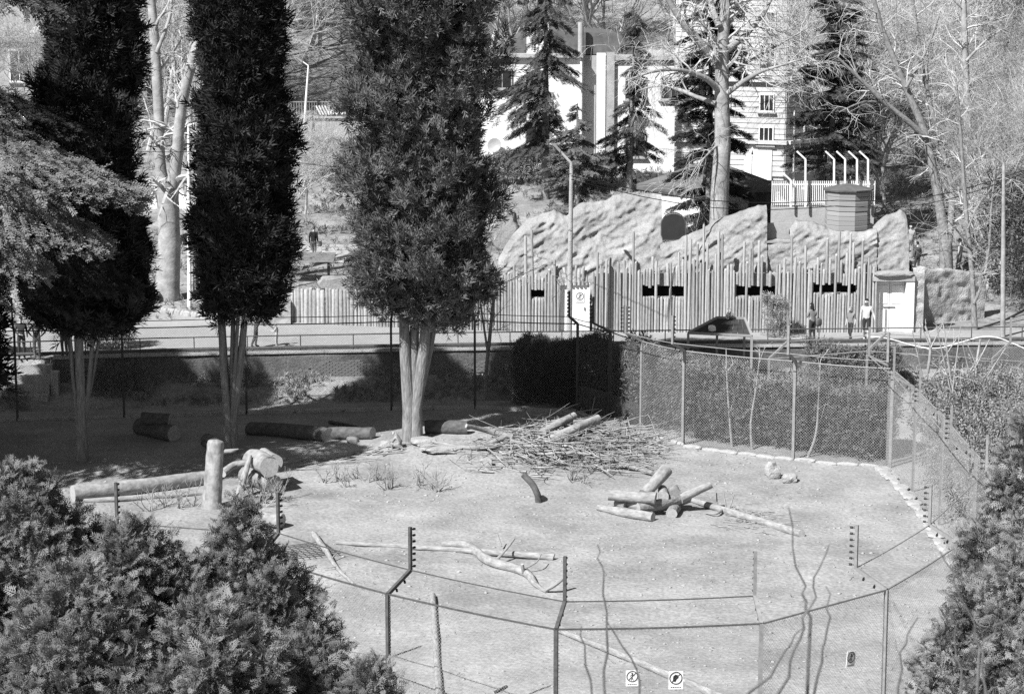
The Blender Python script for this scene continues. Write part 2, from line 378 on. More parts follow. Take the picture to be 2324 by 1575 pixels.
def mesh_panel(mb, a, b, h0, h1, pitch, r):            # diamond wire in the vertical rectangle a-b
    a = Vector((a[0], a[1], 0)); b = Vector((b[0], b[1], 0)); ax = (b - a); Lw = ax.length; ax /= Lw; nrm = ax.cross(Vector((0, 0, 1))); Hh = h1 - h0
    for fam in (1, -1):
        c = -Hh if fam > 0 else 0.
        end = Lw if fam > 0 else Lw + Hh
        c += random.random() * pitch
        while c < end:
            if fam > 0: u0 = max(0, c); v0 = u0 - c; u1 = min(Lw, c + Hh); v1 = u1 - c
            else: u0 = max(0, c - Hh); v0 = c - u0; u1 = min(Lw, c); v1 = c - u1
            if u1 - u0 > .03:
                p = a + ax * u0 + nrm * (.003 * fam); q = a + ax * u1 + nrm * (.003 * fam)
                p.z = h0 + v0; q.z = h0 + v1; mb.tube([p, q], r, 3, False)
            c += pitch
def fence_run(name, label, posts, inward_to, pitch, r, m=M_dsteel, wires=True, skipmesh=(), H=FH, w=.085, rev=False, group='fences round the enclosure', pm=None):
    T = thing(name, label, 'fence', tuple(posts[0]), 0, group); tops = []; c = Vector(inward_to)
    n = len(posts)
    for i, p in enumerate(posts):
        a = Vector(posts[max(i - 1, 0)]); b = Vector(posts[min(i + 1, n - 1)]); t = (b - a); inw = Vector((-t.y, t.x, 0))
        if inw.dot(c - Vector(p)) < 0: inw = -inw
        tops.append(fence_post(T, p, inw, H, (pm[i] if pm else m), w=w, rev=rev))
    mb = MB(); wr = MB()
    for i in range(n - 1):
        A = Vector(posts[i]); B = Vector(posts[i + 1])
        if i not in skipmesh:
            k = MB(); mesh_panel(k, A, B, .06, H - .02, pitch, r); o = k.build('wire_mesh', M_wire, T); o.location = -T.location; o['kind'] = 'stuff'
        sag = .03
        for q, rr in ((0, .024), (1, .016)):
            a, b = tops[i][q], tops[i + 1][q]
            pts = [a.lerp(b, t) - Vector((0, 0, sag * math.sin(t * math.pi))) for t in np.linspace(0, 1, 6)]
            MB().tube(pts, rr, 5).build('top_wire' if q == 0 else 'arm_wire', M_dsteel if m is M_dsteel else M_steel, T)
    return T
near_px = [(-60, 1210), (235, 1238), (590, 1262), (880, 1348), (1262, 1428), (1728, 1415), (2012, 1338), (2177, 1235), (2302, 1105)]
near = [at(x, y, FH) for x, y in near_px]
for p in near: p.z = 0
fence_run('wire_fence', 'near wire fence with cranked dark posts along the lower edge', near[:6], (0, 68, 0), .085, .0022, pm=[M_dsteel] * 5 + [M_steel])
right = [near[5], near[6], near[7], near[8]]
rr = [Vector((13.25, 61.4, 0)), Vector((13.35, 66.8, 0)), Vector((13.3, 71.2, 0)), Vector((13.1, 75.1, 0))]
fence_run('wire_fence', 'side wire fence with pale cranked posts curving up to the far corner', [near[6], near[7], near[8]] + rr, (0, 68, 0), .085, .0024, M_steel)
k = MB(); mesh_panel(k, near[5], near[6], .06, FH - .02, .085, .0022)
back_px = [(2020, 1062), (1800, 1041), (1550, 1012), (1455, 985), (1383, 958), (1310, 936), (1078, 926), (889, 930), (560, 938), (282, 948), (40, 956), (-150, 962)]
back = [at(x, y, 0) for x, y in back_px]
fence_run('wire_fence', 'tall diamond-mesh fence with grey posts before the leafy hedge', back[:4], (0, 68, 0), .10, .0045, M_steel, w=.10, rev=True)
fence_run('wire_fence', 'shaded fence with dark posts between the cypresses and the retaining wall', back[3:], (0, 68, 0), .10, .0022, M_dsteel)
o = k.build('wire_mesh', M_wire, [q for q in COL.objects if q.name == 'wire_fence'][0]); o.location = -o.parent.location; o['kind'] = 'stuff'
MB().bar(near[5] + Vector((0, 0, FH)) - o.parent.location, near[6] + Vector((0, 0, FH)) - o.parent.location, .04).build('top_wire', M_steel, o.parent)
# solid boards low on the shaded corner panel
bd = thing('board_panel', 'dark upright boards across the foot of the shaded fence corner', 'panel', tuple(back[4]))
for a, b in ((back[3], back[4]), (back[4], back[5])):
    L = (b - a).length; n = int(L / .19)
    for i in range(n):
        p = a.lerp(b, (i + .5) / n) + Vector((0, .09, .55)); MB().box(p - bd.location, (.16, .025, 1.1 + random.uniform(-.04, .03)), math.atan2(b.y - a.y, b.x - a.x)).build('board', M_dwood, bd)
# kerb stones under the fence
kb = thing('fence_kerb', 'broken pale concrete kerb under the back and side fence', 'kerb', tuple(back[2]))
kpts = [near[7] + Vector((-.15, 0, 0)), near[8] + Vector((-.35, 0, 0))] + [p + Vector((-.35, 0, 0)) for p in rr[:3]] + [rr[3] + Vector((-.3, -.4, 0))] + [p + Vector((0, -.22, 0)) for p in back[1:6]]
for i in range(len(kpts) - 1):
    a, b = kpts[i], kpts[i + 1]; n = max(1, int((b - a).length / .7))
    for j in range(n):
        p = a.lerp(b, (j + .5) / n); L = (b - a).length / n
        wd_ = (.5 if i < 5 else .26) * random.uniform(.7, 1.25)
        q = MB().rock((0, 0, 0), (L * 1.12, wd_, .2), 2, i * 9 + j, .16); o = q.build('kerb_stone', M_conc, kb)
        o.location = p + Vector((random.uniform(-.04, .04), random.uniform(-.05, .05), gz(p.x, p.y) + .03)) - kb.location; o.rotation_euler = (0, 0, math.atan2(b.y - a.y, b.x - a.x) + random.uniform(-.06, .06))
sk2 = thing('low_kerb', 'thin dark kerb at the foot of the shaded fence', 'kerb', tuple(back[7]))
for i in range(5, len(back) - 1):
    a, b = back[i], back[i + 1]; n = max(1, int((b - a).length / 1.6))
    for j in range(n):
        p = a.lerp(b, j / n + .01); q = a.lerp(b, (j + 1) / n - .01)
        MB().box((p + q) / 2 + Vector((0, -.15, .05)) - sk2.location, ((q - p).length, .14, .18), math.atan2(b.y - a.y, b.x - a.x) + random.uniform(-.01, .01)).build('kerb_stone', M_conc, sk2)
# ---------------------------------------------------------------- pole palisade
PZ = 1.7
def pal_base(px): return at(px, float(np.interp(px, [660, 840, 1000, 1270, 1990], [735, 741, 748, 755, 755])), PZ)
def pal_z(px, py): return atY(px, py, pal_base(px).y).z
POLES = []
for i in range(5):
    w = random.uniform(-.004, .004); mb = MB()
    mb.tube([(random.uniform(-.003, .003), random.uniform(-.003, .003), t) for t in (0, .3, .65, .985, 1.0)], [.062, .060, .057, .054, .044], 8, True, 0, 1)
    o = mb.build('pole', [M_pole if i % 5 < 3 else M_pole2, M_cut], None, True); POLES.append(o.data); bpy.data.objects.remove(o)
def pole(par, px, z0, z1, dy=0., rad=1., tilt=0.):
    b = pal_base(px); o = bpy.data.objects.new('pole', random.choice(POLES)); COL.objects.link(o); o.parent = par
    o.location = Vector((b.x, b.y + dy, z0)) - par.location; o.scale = (rad, rad, z1 - z0); o.rotation_euler = (random.uniform(-.012, .012), tilt + random.uniform(-.013, .013), random.uniform(0, 6.28))
slits = [(1453, 1558, 650, 675), (1670, 1765, 650, 673), (1845, 1942, 645, 666), (1203, 1238, 656, 676), (972, 1000, 658, 676)]
pal1 = thing('pole_palisade', 'low palisade of thick pale upright poles beside the path', 'palisade', tuple(pal_base(750)), 0, 'pole palisades')
x = 664.
while x < 842:
    r = random.uniform(1.15, 2.0); pole(pal1, x, PZ - .1, pal_z(x, 656 + random.uniform(-2, 3)), random.uniform(-.04, .04), r); x += r * .124 / .0185 * .5 + 3.2
pal2 = thing('pole_palisade', 'middle palisade of thin poles rising towards the white door with the sign', 'palisade', tuple(pal_base(1060)), 0, 'pole palisades')
pal3 = thing('pole_palisade', 'tall ragged palisade with long view slits beneath the cast rock wall', 'palisade', tuple(pal_base(1660)), 0, 'pole palisades')
def in_slit(x): return next((s for s in slits if s[0] < x < s[1]), None)
def fill(par, xa, xb, top, tall_p, step):
    x = xa; k = 0
    while x < xb:
        zt = pal_z(x, top(x) + random.choice((random.uniform(-14, 14), random.uniform(-34, 6), random.uniform(-8, 16)))); tall = random.random() < tall_p; s = in_slit(x); dy = random.uniform(-.03, .03)
        if tall: zt += random.uniform(.5, 1.75)
        if s and not (k % 5 == 1):
            pole(par, x, PZ - .1, pal_z(x, s[3] + random.uniform(-2, 3)), dy, random.uniform(.95, 1.15))
            if random.random() < .85: pole(par, x, pal_z(x, s[2] + random.uniform(-5, 3)), zt, dy - .02, random.uniform(.95, 1.2), random.uniform(-.06, .06) if random.random() < .3 else 0)
        else: pole(par, x, PZ - .1, zt, dy, random.uniform(.9, 1.2))
        x += step * random.uniform(.9, 1.12); k += 1
fill(pal2, 846, 1272, lambda x: np.interp(x, [846, 1000, 1130, 1272], [652, 640, 624, 622]), .06, 6.9)
fill(pal3, 1347, 1990, lambda x: 606, .24, 6.7)
for i in range(7): pole(pal2, 1278 + i * 9, pal_z(1290, 648), pal_z(1290, 602 + i * 2 + random.uniform(-8, 8)), .12, 1., -.35 + i * .09)
bk = thing('palisade_backing_wall', 'grey backing wall behind the pole palisade with dark view slits', 'wall', tuple(pal_base(1500) + Vector((0, .3, 0))))
def backing(xa, xb, top_py):
    s = [q for q in slits if xa < (q[0] + q[1]) / 2 < xb]; s.sort(); cur = xa
    def seg(pa, pb, za, zb):
        a = pal_base(pa) + Vector((0, .3, 0)); b = pal_base(pb) + Vector((0, .3, 0)); c = (a + b) / 2; c.z = (za + zb) / 2
        MB().box(c - bk.location, ((b - a).length, .3, zb - za), math.atan2(b.y - a.y, b.x - a.x)).build('wall_block', M_gwall, bk)
    zt = pal_z((xa + xb) / 2, top_py)
    for q in s:
        seg(cur, q[0], PZ - .2, zt); zl, zh = pal_z(q[0], q[3]), pal_z(q[0], q[2]); seg(q[0], q[1], PZ - .2, zl); seg(q[0], q[1], zh, zt); cur = q[1]
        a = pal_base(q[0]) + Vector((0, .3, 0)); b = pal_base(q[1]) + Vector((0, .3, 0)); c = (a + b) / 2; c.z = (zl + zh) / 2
        MB().box(c + Vector((0, .2, 0)) - bk.location, ((b - a).length * .99, .1, (zh - zl) * .99)).build('slit_shade_panel', M_slitshade, bk)  # near-black panel paints the unlit room behind the slit
    seg(cur, xb, PZ - .2, zt)
backing(846, 1268, 640); backing(1345, 1990, 622)
# ---------------------------------------------------------------- cast rock wall
rk = thing('cast_rock_wall', 'long cast artificial rock wall with ridged face above the palisade', 'rock wall', (9, 94, PZ))
def rock_lobe(prof, Y0, lean=.14, seed=0., amp=1., depth=1.6, z_lo=PZ, ang=.55):
    px = [p[0] for p in prof]; n = int((px[-1] - px[0]) / 2.0); X = np.linspace(px[0], px[-1], n)
    top = np.interp(X, px, [p[1] for p in prof]) + 5 * fbm(X * .035, seed, 1., 3)
    nv, nb = 84, 14; V = np.zeros((n, nv + nb, 3))
    for j in range(n):
        Yt = Y0 + lean * 3.4; zt = atY(X[j], top[j], Yt).z; xw = (X[j] - 1162) / FPX * (Y0 + 1) * 1.0
        zz = np.linspace(z_lo, zt, nv); h = zz - z_lo; y = Y0 + lean * h + .35 * np.clip((zz - zt + .45) / .45, 0, 1) ** 2
        V[j, :nv] = np.stack([np.full(nv, xw), y, zz], 1)
        tb = np.linspace(.08, 1, nb); V[j, nv:] = np.stack([np.full(nb, xw), y[-1] + tb * depth, zt - .12 - (tb ** 1.6) * (zt - z_lo)], 1)
    x, z = V[..., 0], V[..., 2]; ca, sa = math.cos(ang), math.sin(ang); u = x * ca + z * sa; v = -x * sa + z * ca
    u2 = u + .3 * fbm(x * .8, z * .8, seed, 2)
    rid = 1 - np.abs(fbm(u2 * .55 + seed, v * 2.1, seed, 3)); r2 = 1 - np.abs(fbm(u2 * 1.8 + 5, v * 5.2 + seed, 3., 2))
    big = fbm(x * .35 + seed, z * .45, 2., 2)
    fine = fbm(u2 * 2.2, v * 6.5 + seed, 7., 3); r3 = 1 - np.abs(fbm(x * 2.6 + z * 1.4, z * 3.4 - x * 1.2, seed + 4, 2))
    d = amp * (.26 * big + .085 * rid + .075 * r2 + .05 * fine + .085 * r3)
    V[:, :nv, 1] -= d[:, :nv] * 1.0 - .2; V[:, nv:, 1] -= d[:, nv - 1:nv] - .2; V[:, nv:, 2] += .1 * fbm(x[:, nv:] * 2, V[:, nv:, 1] * 2, seed, 2)
    V = V.reshape(-1, 3) - np.array(rk.location)
    return npmesh('rock_face', V, grid_faces(n, nv + nb)[:, ::-1], M_rock, rk, False)
rock_lobe([(1118, 640), (1132, 585), (1160, 545), (1195, 508), (1258, 478), (1288, 490), (1325, 470), (1380, 458), (1440, 446), (1490, 440), (1538, 446), (1546, 470), (1512, 500), (1506, 545)], 93.35, .30, 1., 1., 2.2)
rock_lobe([(1500, 560), (1545, 548), (1590, 522), (1650, 496), (1710, 476), (1768, 468), (1776, 486), (1752, 512), (1742, 540)], 93.25, .14, 11., .95, 1.8)
rock_lobe([(1738, 548), (1800, 546), (1806, 545)], 93.25, .10, 21., .6, 1.2)
rock_lobe([(1795, 520), (1808, 500), (1850, 504), (1900, 522), (1950, 530), (1992, 522)], 93.3, .12, 31., .8, 1.5)
rock_lobe([(1986, 520), (2018, 492), (2048, 484), (2062, 496), (2066, 520)], 93.3, .12, 41., .7, 1.6)
# small boulders of the same cast rock left of the palisade
for i, (px, py, w, h, Y) in enumerate(((775, 652, 2.6, .9, 98.5), (832, 640, 1.3, .9, 98.2), (1138, 512, 1.8, 1.2, 101.))):
    p = atY(px, py, Y); p.z -= h * .2
    tag(MB().rock((0, 0, 0), (w, 1.6, h * 1.7), 4, i + 5, .35).build('boulder', M_rock, None, False, p), ['long sloping pale boulder behind the low palisade', 'upright pale boulder beside the third cypress crown above the palisade', 'squat boulder on the bank at the end of the cast rock wall'][i], 'boulder', 'cast boulders')
# arched viewing glass between the lobes
aw = thing('arched_window', 'dark arched viewing pane set in the cast rock wall', 'window', tuple(atY(1528, 545, 94.6)))
def arch(w, h, n=12): return [(-w / 2, 0), (w / 2, 0)] + [(math.cos(a) * w / 2, h - w / 2 + math.sin(a) * w / 2) for a in np.linspace(0, math.pi, n)]
MB().prism(arch(1.0, 1.15), -.02, .02).build('pane', M_glass, aw)
fr = MB(); pl = [(x, 0, z) for x, z in arch(1.04, 1.19)]; fr.tube(pl + [pl[0]], .035, 5); fr.build('frame', M_dsteel, aw)
# window gap in the rock (pale sill and shadowed panel)
wg = thing('rock_shelf_window', 'shaded rectangular opening with pale sill in the cast rock', 'window', tuple(atY(1772, 545, 94.2)))
MB().box((0, .3, .33), (1.3, .1, .75)).build('pane', M_gwall, wg); MB().box((0, -.1, -.04), (1.4, .5, .09)).build('sill', M_rock, wg)
# doors
def sign_plate(par_loc, M, w, h, kind, label, group=None, round_=True):
    T = thing('warning_sign', label, 'sign', par_loc, 0, group); T.rotation_euler = M
    MB().box((0, 0, h / 2), (w, .012, h)).build('plate', M_white, T)
    ring = MB(); c = Vector((0, -.009, h * .62)); r = w * .42; pts = [c + Vector((math.cos(a) * r, 0, math.sin(a) * r)) for a in np.linspace(0, 2 * math.pi, 25)]
    ring.tube(pts, w * .035, 4); a = math.pi * .25
    ring.tube([c + Vector((-math.cos(a) * r, 0, -math.sin(a) * r)), c + Vector((math.cos(a) * r, 0, math.sin(a) * r))], w * .03, 4)
    ring.build('prohibition_ring', M_black, T)
    f = MB()
    if kind == 'figure':
        hp = c + Vector((0, 0, r * .55)); f.lathe(hp - Vector((0, 0, r * .18)), [(.001, 0), (r * .18, r * .1), (r * .18, r * .26), (.001, r * .36)], 8, 0, 1, .2)
        f.tube([hp - Vector((0, 0, r * .15)), c - Vector((0, 0, r * .25))], w * .03, 4)
        for s in (-1, 1):
            f.tube([c + Vector((0, 0, r * .3)), c + Vector((s * r * .45, 0, r * .1))], w * .022, 4); f.tube([c - Vector((0, 0, r * .25)), c + Vector((s * r * .22, 0, -r * .75))], w * .024, 4)
    else:
        f.prism([(-.5 * r, -.5 * r), (-.1 * r, -.62 * r), (.1 * r, -.2 * r), (.45 * r, .1 * r), (.3 * r, .5 * r), (-.1 * r, .62 * r), (-.45 * r, .3 * r)], -.004, .002, 0, None, tuple(c))
    f.build('pictogram', M_black, T)
    tx = MB()
    for i in range(5): tx.box((-w * .3 + i * w * .15, -.008, h * .11), (w * .1, .004, h * .045))
    tx.build('caption', M_black, T); return T
p = at(1303, 755, PZ); p.y += .25
d1 = thing('service_door', 'white service door with a round sign between the two palisades', 'door', tuple(p), 0, 'white doors')
MB().box((0, 0, 1.0), (1.16, .06, 2.0)).build('leaf', M_white, d1); MB().box((-.62, -.03, 1.0), (.09, .14, 2.05)).build('jamb', M_wwall, d1); MB().box((.62, -.03, 1.0), (.09, .14, 2.05)).build('jamb', M_wwall, d1)
MB().box((0, -.03, 2.06), (1.35, .14, .1)).build('lintel', M_wwall, d1); MB().box((.45, -.05, 1.0), (.04, .05, .14)).build('handle', M_dsteel, d1)
sign_plate(tuple(p + Vector((.25, -.05, 1.28))), (0, 0, 0), .36, .42, 'figure', 'white prohibition sign fixed to the service door between palisades')
p = at(2020, 756, PZ); p.y += .35
d2 = thing('double_door', 'tall white double door under a rough stone lintel beside the palisade', 'door', tuple(p), 0, 'white doors')
for s in (-1, 1):
    L = MB().box((s * .32, .1, 1.1), (.62, .06, 2.2)).build('leaf', M_white, d2)
    for zz in (.55, 1.6): MB().box((s * .32, .062, zz), (.46, .03, .8)).build('panel', M_white, L)
MB().box((0, .06, 1.05), (.5, .05, .04)).build('latch_bar', M_dsteel, d2)
MB().box((.82, -.1, 1.1), (.36, .4, 2.24)).build('jamb', M_wwall, d2); MB().box((-.7, .0, 1.1), (.1, .4, 2.24)).build('jamb', M_wwall, d2)
MB().box((.1, -.1, 2.33), (1.8, .5, .2)).build('lintel', M_conc, d2); MB().rock((.1, -.15, 2.52), (1.95, .85, .3), 3, 4, .15).build('lintel_stone', M_rock, d2)
MB().box((0, .45, 1.2), (1.6, .3, 2.6)).build('backing', M_gwall, d2)
# low rubble walls right of the door
def rough_wall(name, label, a, b, h, th, m, seed, hb=None, z0=None):
    a = Vector(a); b = Vector(b); L = (b - a).length; ux = (b - a) / L; nn = Vector((ux.y, -ux.x, 0)); n = int(L / .07); nv = int(h / .07); nb = 4
    T = thing(name, label, 'wall', tuple(a)); S = np.linspace(0, L, n); V = []
    for s in S:
        hh = h + ((hb or h) - h) * s / L + .10 * float(fbm(np.array([s * 1.1]), seed, 0., 3)[0])
        for j in range(nv):
            z = hh * j / (nv - 1); d = .05 * float(fbm(np.array([s * 3.]), z * 4., seed, 3)[0]) ; q = ux * s + nn * (th / 2 + d - .04 * (j == nv - 1)); V.append((q.x, q.y, z))
        for k in range(nb):
            q = ux * s + nn * (th / 2 - th * (k + 1) / nb); V.append((q.x, q.y, hh + .03 * random.uniform(-1, 1) if k < nb - 1 else 0))
    npmesh('stone_face', np.array(V), grid_faces(n, nv + nb)[:, ::-1], m, T); return T
rough_wall('rubble_wall', 'rough rubble wall running right from the white double door', at(2068, 745, PZ) + Vector((0, .9, 0)), at(2245, 735, PZ) + Vector((0, 1.6, 0)), 2.55, .4, M_rubble, 3., 2.0)
rough_wall('rubble_pier', 'narrow rough stone pier next to the double door', at(2066, 752, PZ), at(2092, 752, PZ), 2.75, .5, M_rubble, 9.)
T = rough_wall('carved_stone_wall', 'short pale stone wall with incised pattern at the end of the low palisade', at(596, 738, PZ) + Vector((0, .3, 0)), at(662, 737, PZ), 1.15, .35, M_rock, 15.)
for i in range(9): MB().rock((.15 + (i % 3) * .42, -.22, .25 + (i // 3) * .32), (.3, .12, .16), 2, i, .3).build('stone', M_rock, T)
# ---------------------------------------------------------------- buildings
def window(par, c, w, h, ux=Vector((1, 0, 0)), m=M_white, panes=2, rec=.05):
    rz = math.atan2(ux.y, ux.x); nn = Vector((ux.y, -ux.x, 0)); c = Vector(c)
    o = MB().box(c + nn * .02, (w, .08, h), rz).build('window', M_glass, par)
    f = MB()
    for s in (-1, 1): f.box(c + ux * (s * w / 2) + nn * .05, (.06, .12, h + .1), rz)
    for s in (-1, 1): f.box(c + Vector((0, 0, s * h / 2)) + nn * .05, (w - .1, .10, .09), rz)
    for i in range(1, panes): f.box(c + ux * (w * (i / panes - .5)) + nn * .045, (.04, .08, h - .1), rz)
    f.build('frame', m, o); MB().box(c - Vector((0, 0, h / 2 + .08)) + nn * .1, (w + .3, .22, .07), rz).build('sill', M_conc, o)
BY = 131.
def bx_(px): return (px - 1162) / FPX * BY * 1.0
def bz_(py): return atY(1162, py, BY).z
wb = thing('white_building', 'long whitewashed building behind the spruces with a pale pipe chimney', 'building', (bx_(1330), BY, bz_(412)))
def wpart(name, m, px0, px1, py0, py1, y0, y1, par=None):
    x0, x1, z0, z1 = bx_(px0), bx_(px1), bz_(py1), bz_(py0); return MB().box(Vector(((x0 + x1) / 2, BY + (y0 + y1) / 2, (z0 + z1) / 2)) - wb.location, (x1 - x0, y1 - y0, z1 - z0)).build(name, m, par or wb)
wpart('wall', M_wwall, 1085, 1318, 128, 445, 0, 9); wpart('cornice', M_conc, 1080, 1322, 123, 131, -.3, 9.1)
wpart('shade_recess_wall', M_gwall, 1318, 1362, 128, 445, .9, 9); wpart('wing_wall', M_wwall, 1362, 1660, 150, 445, -.4, 8)  # grey on the recess paints the shade of a side face
wpart('wing_cornice', M_conc, 1358, 1664, 126, 136, -.6, 8.2); wpart('wing_frieze', M_gwall, 1362, 1660, 136, 150, -.3, 8)
wpart('pilaster', M_wwall, 1352, 1372, 120, 440, -.7, -.38); wpart('pilaster', M_conc, 1374, 1392, 118, 440, -.65, -.42); wpart('plinth', M_conc, 1085, 1318, 384, 445, -.12, 0)
rf = MB(); z = bz_(126); rf.prism([(bx_(1120), z), (bx_(1480), z), (bx_(1400), bz_(78)), (bx_(1200), bz_(70))], 1, 9, 0, None, (0, BY, 0)); o = rf.build('roof', M_roof, wb); o.location = -wb.location
wpart('dormer', M_wwall, 1195, 1245, 55, 124, .8, 3.5)
MB().tube([Vector((bx_(1317), BY + .4, bz_(255))) - wb.location, Vector((bx_(1317), BY + .4, bz_(52))) - wb.location], .17, 10).build('pipe_chimney', M_gwall, wb, True)
MB().tube([Vector((bx_(1318), BY - .2, bz_(440))) - wb.location, Vector((bx_(1318), BY - .2, bz_(140))) - wb.location], .07, 8).build('downpipe', M_white, wb, True)
for px, py, w, h in ((1216, 183, 1.2, 1.1), (1218, 300, 1.3, 1.3), (1140, 180, 1.1, 1.1), (1440, 200, 1.2, 1.3), (1520, 200, 1.2, 1.3), (1440, 330, 1.2, 1.3), (1610, 300, 1.2, 1.3)):
    window(wb, Vector((bx_(px), BY - (.4 if px > 1400 else 0), bz_(py))) - wb.location, w, h, m=M_gwall)
window(wb, Vector((bx_(1214), BY - .12, bz_(405))) - wb.location, .8, .45, panes=5)
dsh = tag(MB().lathe((0, 0, 0), [(.02, 0), (.28, .06), (.42, .16), (.44, .17), (.3, .03), (.03, -.04)], 14).build('satellite_dish', M_gwall, None, True), 'grey satellite dish on the whitewashed wall beside the third cypress', 'satellite dish'); dsh.location = (bx_(1124), BY - .35, bz_(330)); dsh.rotation_euler = (R(75), 0, R(-20))
# ashlar corner building
ab = thing('ashlar_building', 'pale ashlar corner building with cornices and white-framed windows behind the plane tree', 'building', tuple(atY(1779, 410, 125.)))
cz = ab.location.z; zt = atY(1779, -60, 125.).z - cz
uL = Vector((-.93, .36, 0)).normalized(); uR = Vector((.72, .69, 0)).normalized()
def ab_face(u, L, nn):
    rz = math.atan2(u.y, u.x)
    z = .2; i = 0
    MB().box(u * (L / 2) - nn * .25 + Vector((0, 0, zt / 2)), (L - .1, .4, zt), rz).build('wall', M_ash, ab)
    while z < zt:
        h = .30
        if not any(a < z + .15 < b for a, b in bands): MB().box(u * (L / 2) + nn * 0 + Vector((0, 0, z + h / 2)), (L, .14, h - .035), rz).build('stone_course', M_ash, ab)
        z += h; i += 1
z1 = atY(1779, 330, 125.).z - cz; z2 = atY(1779, 190, 125.).z - cz
bands = [(z1 - .15, z1 + .3), (z2 - .15, z2 + .45)]
nL = Vector((uL.y, -uL.x, 0)); nL = nL if nL.y < 0 else -nL; nR = Vector((uR.y, -uR.x, 0)); nR = nR if nR.y < 0 else -nR
ab_face(uL, 6.5, nL); ab_face(uR, 9., nR)
for zc, h in ((z1, .3), (z2, .45)):
    MB().box(uL * 3.2 + nL * .1 + Vector((0, 0, zc + h / 2)), (6.8, .5, h * .7), math.atan2(uL.y, uL.x)).build('cornice', M_ash, ab)
    MB().box(uR * 4.6 + nR * .1 + Vector((0, 0, zc + h / 2)), (9., .5, h * .69), math.atan2(uR.y, uR.x)).build('cornice', M_ash, ab)
for py, h in ((310, 1.0), (235, .95), (120, 1.1), (50, 1.1)):
    zc = atY(1737, py, 125.).z - cz
    for s in (1.05, 3.6): window(ab, uL * s + nL * .06 + Vector((0, 0, zc)), .8, h, -uL, M_white, 3)
    for s in (2.0, 4.5, 7.): window(ab, uR * s + nR * .06 + Vector((0, 0, zc)), .8, h, uR, M_white, 3)
MB().box(uL * 1.5 + nL * .1 + Vector((0, 0, .85)), (1.6, .1, 1.7), math.atan2(uL.y, uL.x)).build('door', M_white, ab)
# grey house top left with half dome
gb = thing('grey_house', 'grey rendered house with tall windows at the top left behind the cypress', 'building', tuple(atY(70, 230, 150.)))
def gpart(name, m, px0, px1, py0, py1, y0, y1):
    a = atY(px0, py1, 150.); b = atY(px1, py0, 150.); return MB().box(Vector(((a.x + b.x) / 2, 150 + (y0 + y1) / 2, (a.z + b.z) / 2)) - gb.location, (b.x - a.x, y1 - y0, b.z - a.z)).build(name, m, gb)
gpart('wall', M_gwall, -60, 330, 92, 260, 0, 8); gpart('cornice', M_conc, -66, 336, 84, 95, -.3, 8.3); gpart('attic', M_gwall, -60, 330, -60, 84, 1.5, 8)
for px in (44, 130, 215): window(gb, atY(px, 150, 150.) - gb.location, 1.25, 2.1, Vector((1, 0, 0)), M_white)
dm = MB(); hc = atY(103, 83, 149.4) - gb.location; pts = [(math.cos(a) * 1.02, math.sin(a) * .86) for a in np.linspace(0, math.pi, 14)]; dm.prism(pts, -.25, .25, 0, None, tuple(hc)); dm.build('dome_canopy', M_white, gb)
# pale wall with railing and lettered board
tw = thing('terrace_wall', 'pale rendered terrace wall with thin railing between two cypresses', 'wall', tuple(atY(745, 388, 131.)))
a = atY(640, 390, 131.); b = atY(900, 268, 131.)
MB().box(Vector(((a.x + b.x) / 2, 131.2, (a.z + b.z) / 2 - .2)) - tw.location, (b.x - a.x, .4, b.z - a.z + .4)).build('wall_face', M_conc, tw)
MB().box(Vector(((a.x + b.x) / 2, 131.15, b.z + .05)) - tw.location, (b.x - a.x + .1, .6, .12)).build('coping', M_conc, tw)
for i in range(46): MB().box(Vector((a.x + (b.x - a.x) * i / 45, 131.2, b.z + .5)) - tw.location, (.03, .03, .85)).build('railing_bar', M_steel, tw)
MB().box(Vector(((a.x + b.x) / 2, 131.2, b.z + .93)) - tw.location, (b.x - a.x, .05, .05)).build('rail', M_steel, tw)
bs = thing('lettered_board', 'striped board with white capital letters standing on the terrace wall', 'sign', tuple(atY(765, 263, 130.9)))
MB().box((0, 0, .32), (2.45, .06, .6)).build('board', M_dsteel, bs)
for i in range(4): MB().box((-1.1 + i * .17, -.045, .32), (.08, .03, .6), 0, 0, Matrix.Rotation(-.45, 3, 'Y')).build('stripe', M_white, bs)
try:
    fc = bpy.data.curves.new('lettering', 'FONT'); fc.body = 'МСЭПТЕ'; fc.size = .66; fc.extrude = .012; fc.offset = .012; fc.align_x = 'CENTER'
    fo = bpy.data.objects.new('lettering', fc); COL.objects.link(fo); bpy.context.view_layer.update()
    me = bpy.data.meshes.new_from_object(fo.evaluated_get(bpy.context.evaluated_depsgraph_get())); bpy.data.objects.remove(fo)
    me.materials.clear(); me.materials.append(M_white); fo = obj('lettering', me, bs, (.35, -.05, .09)); fo.rotation_euler = (R(90), 0, 0); fo.scale = (.62, 1, 1)
except Exception as e: print('font', e)
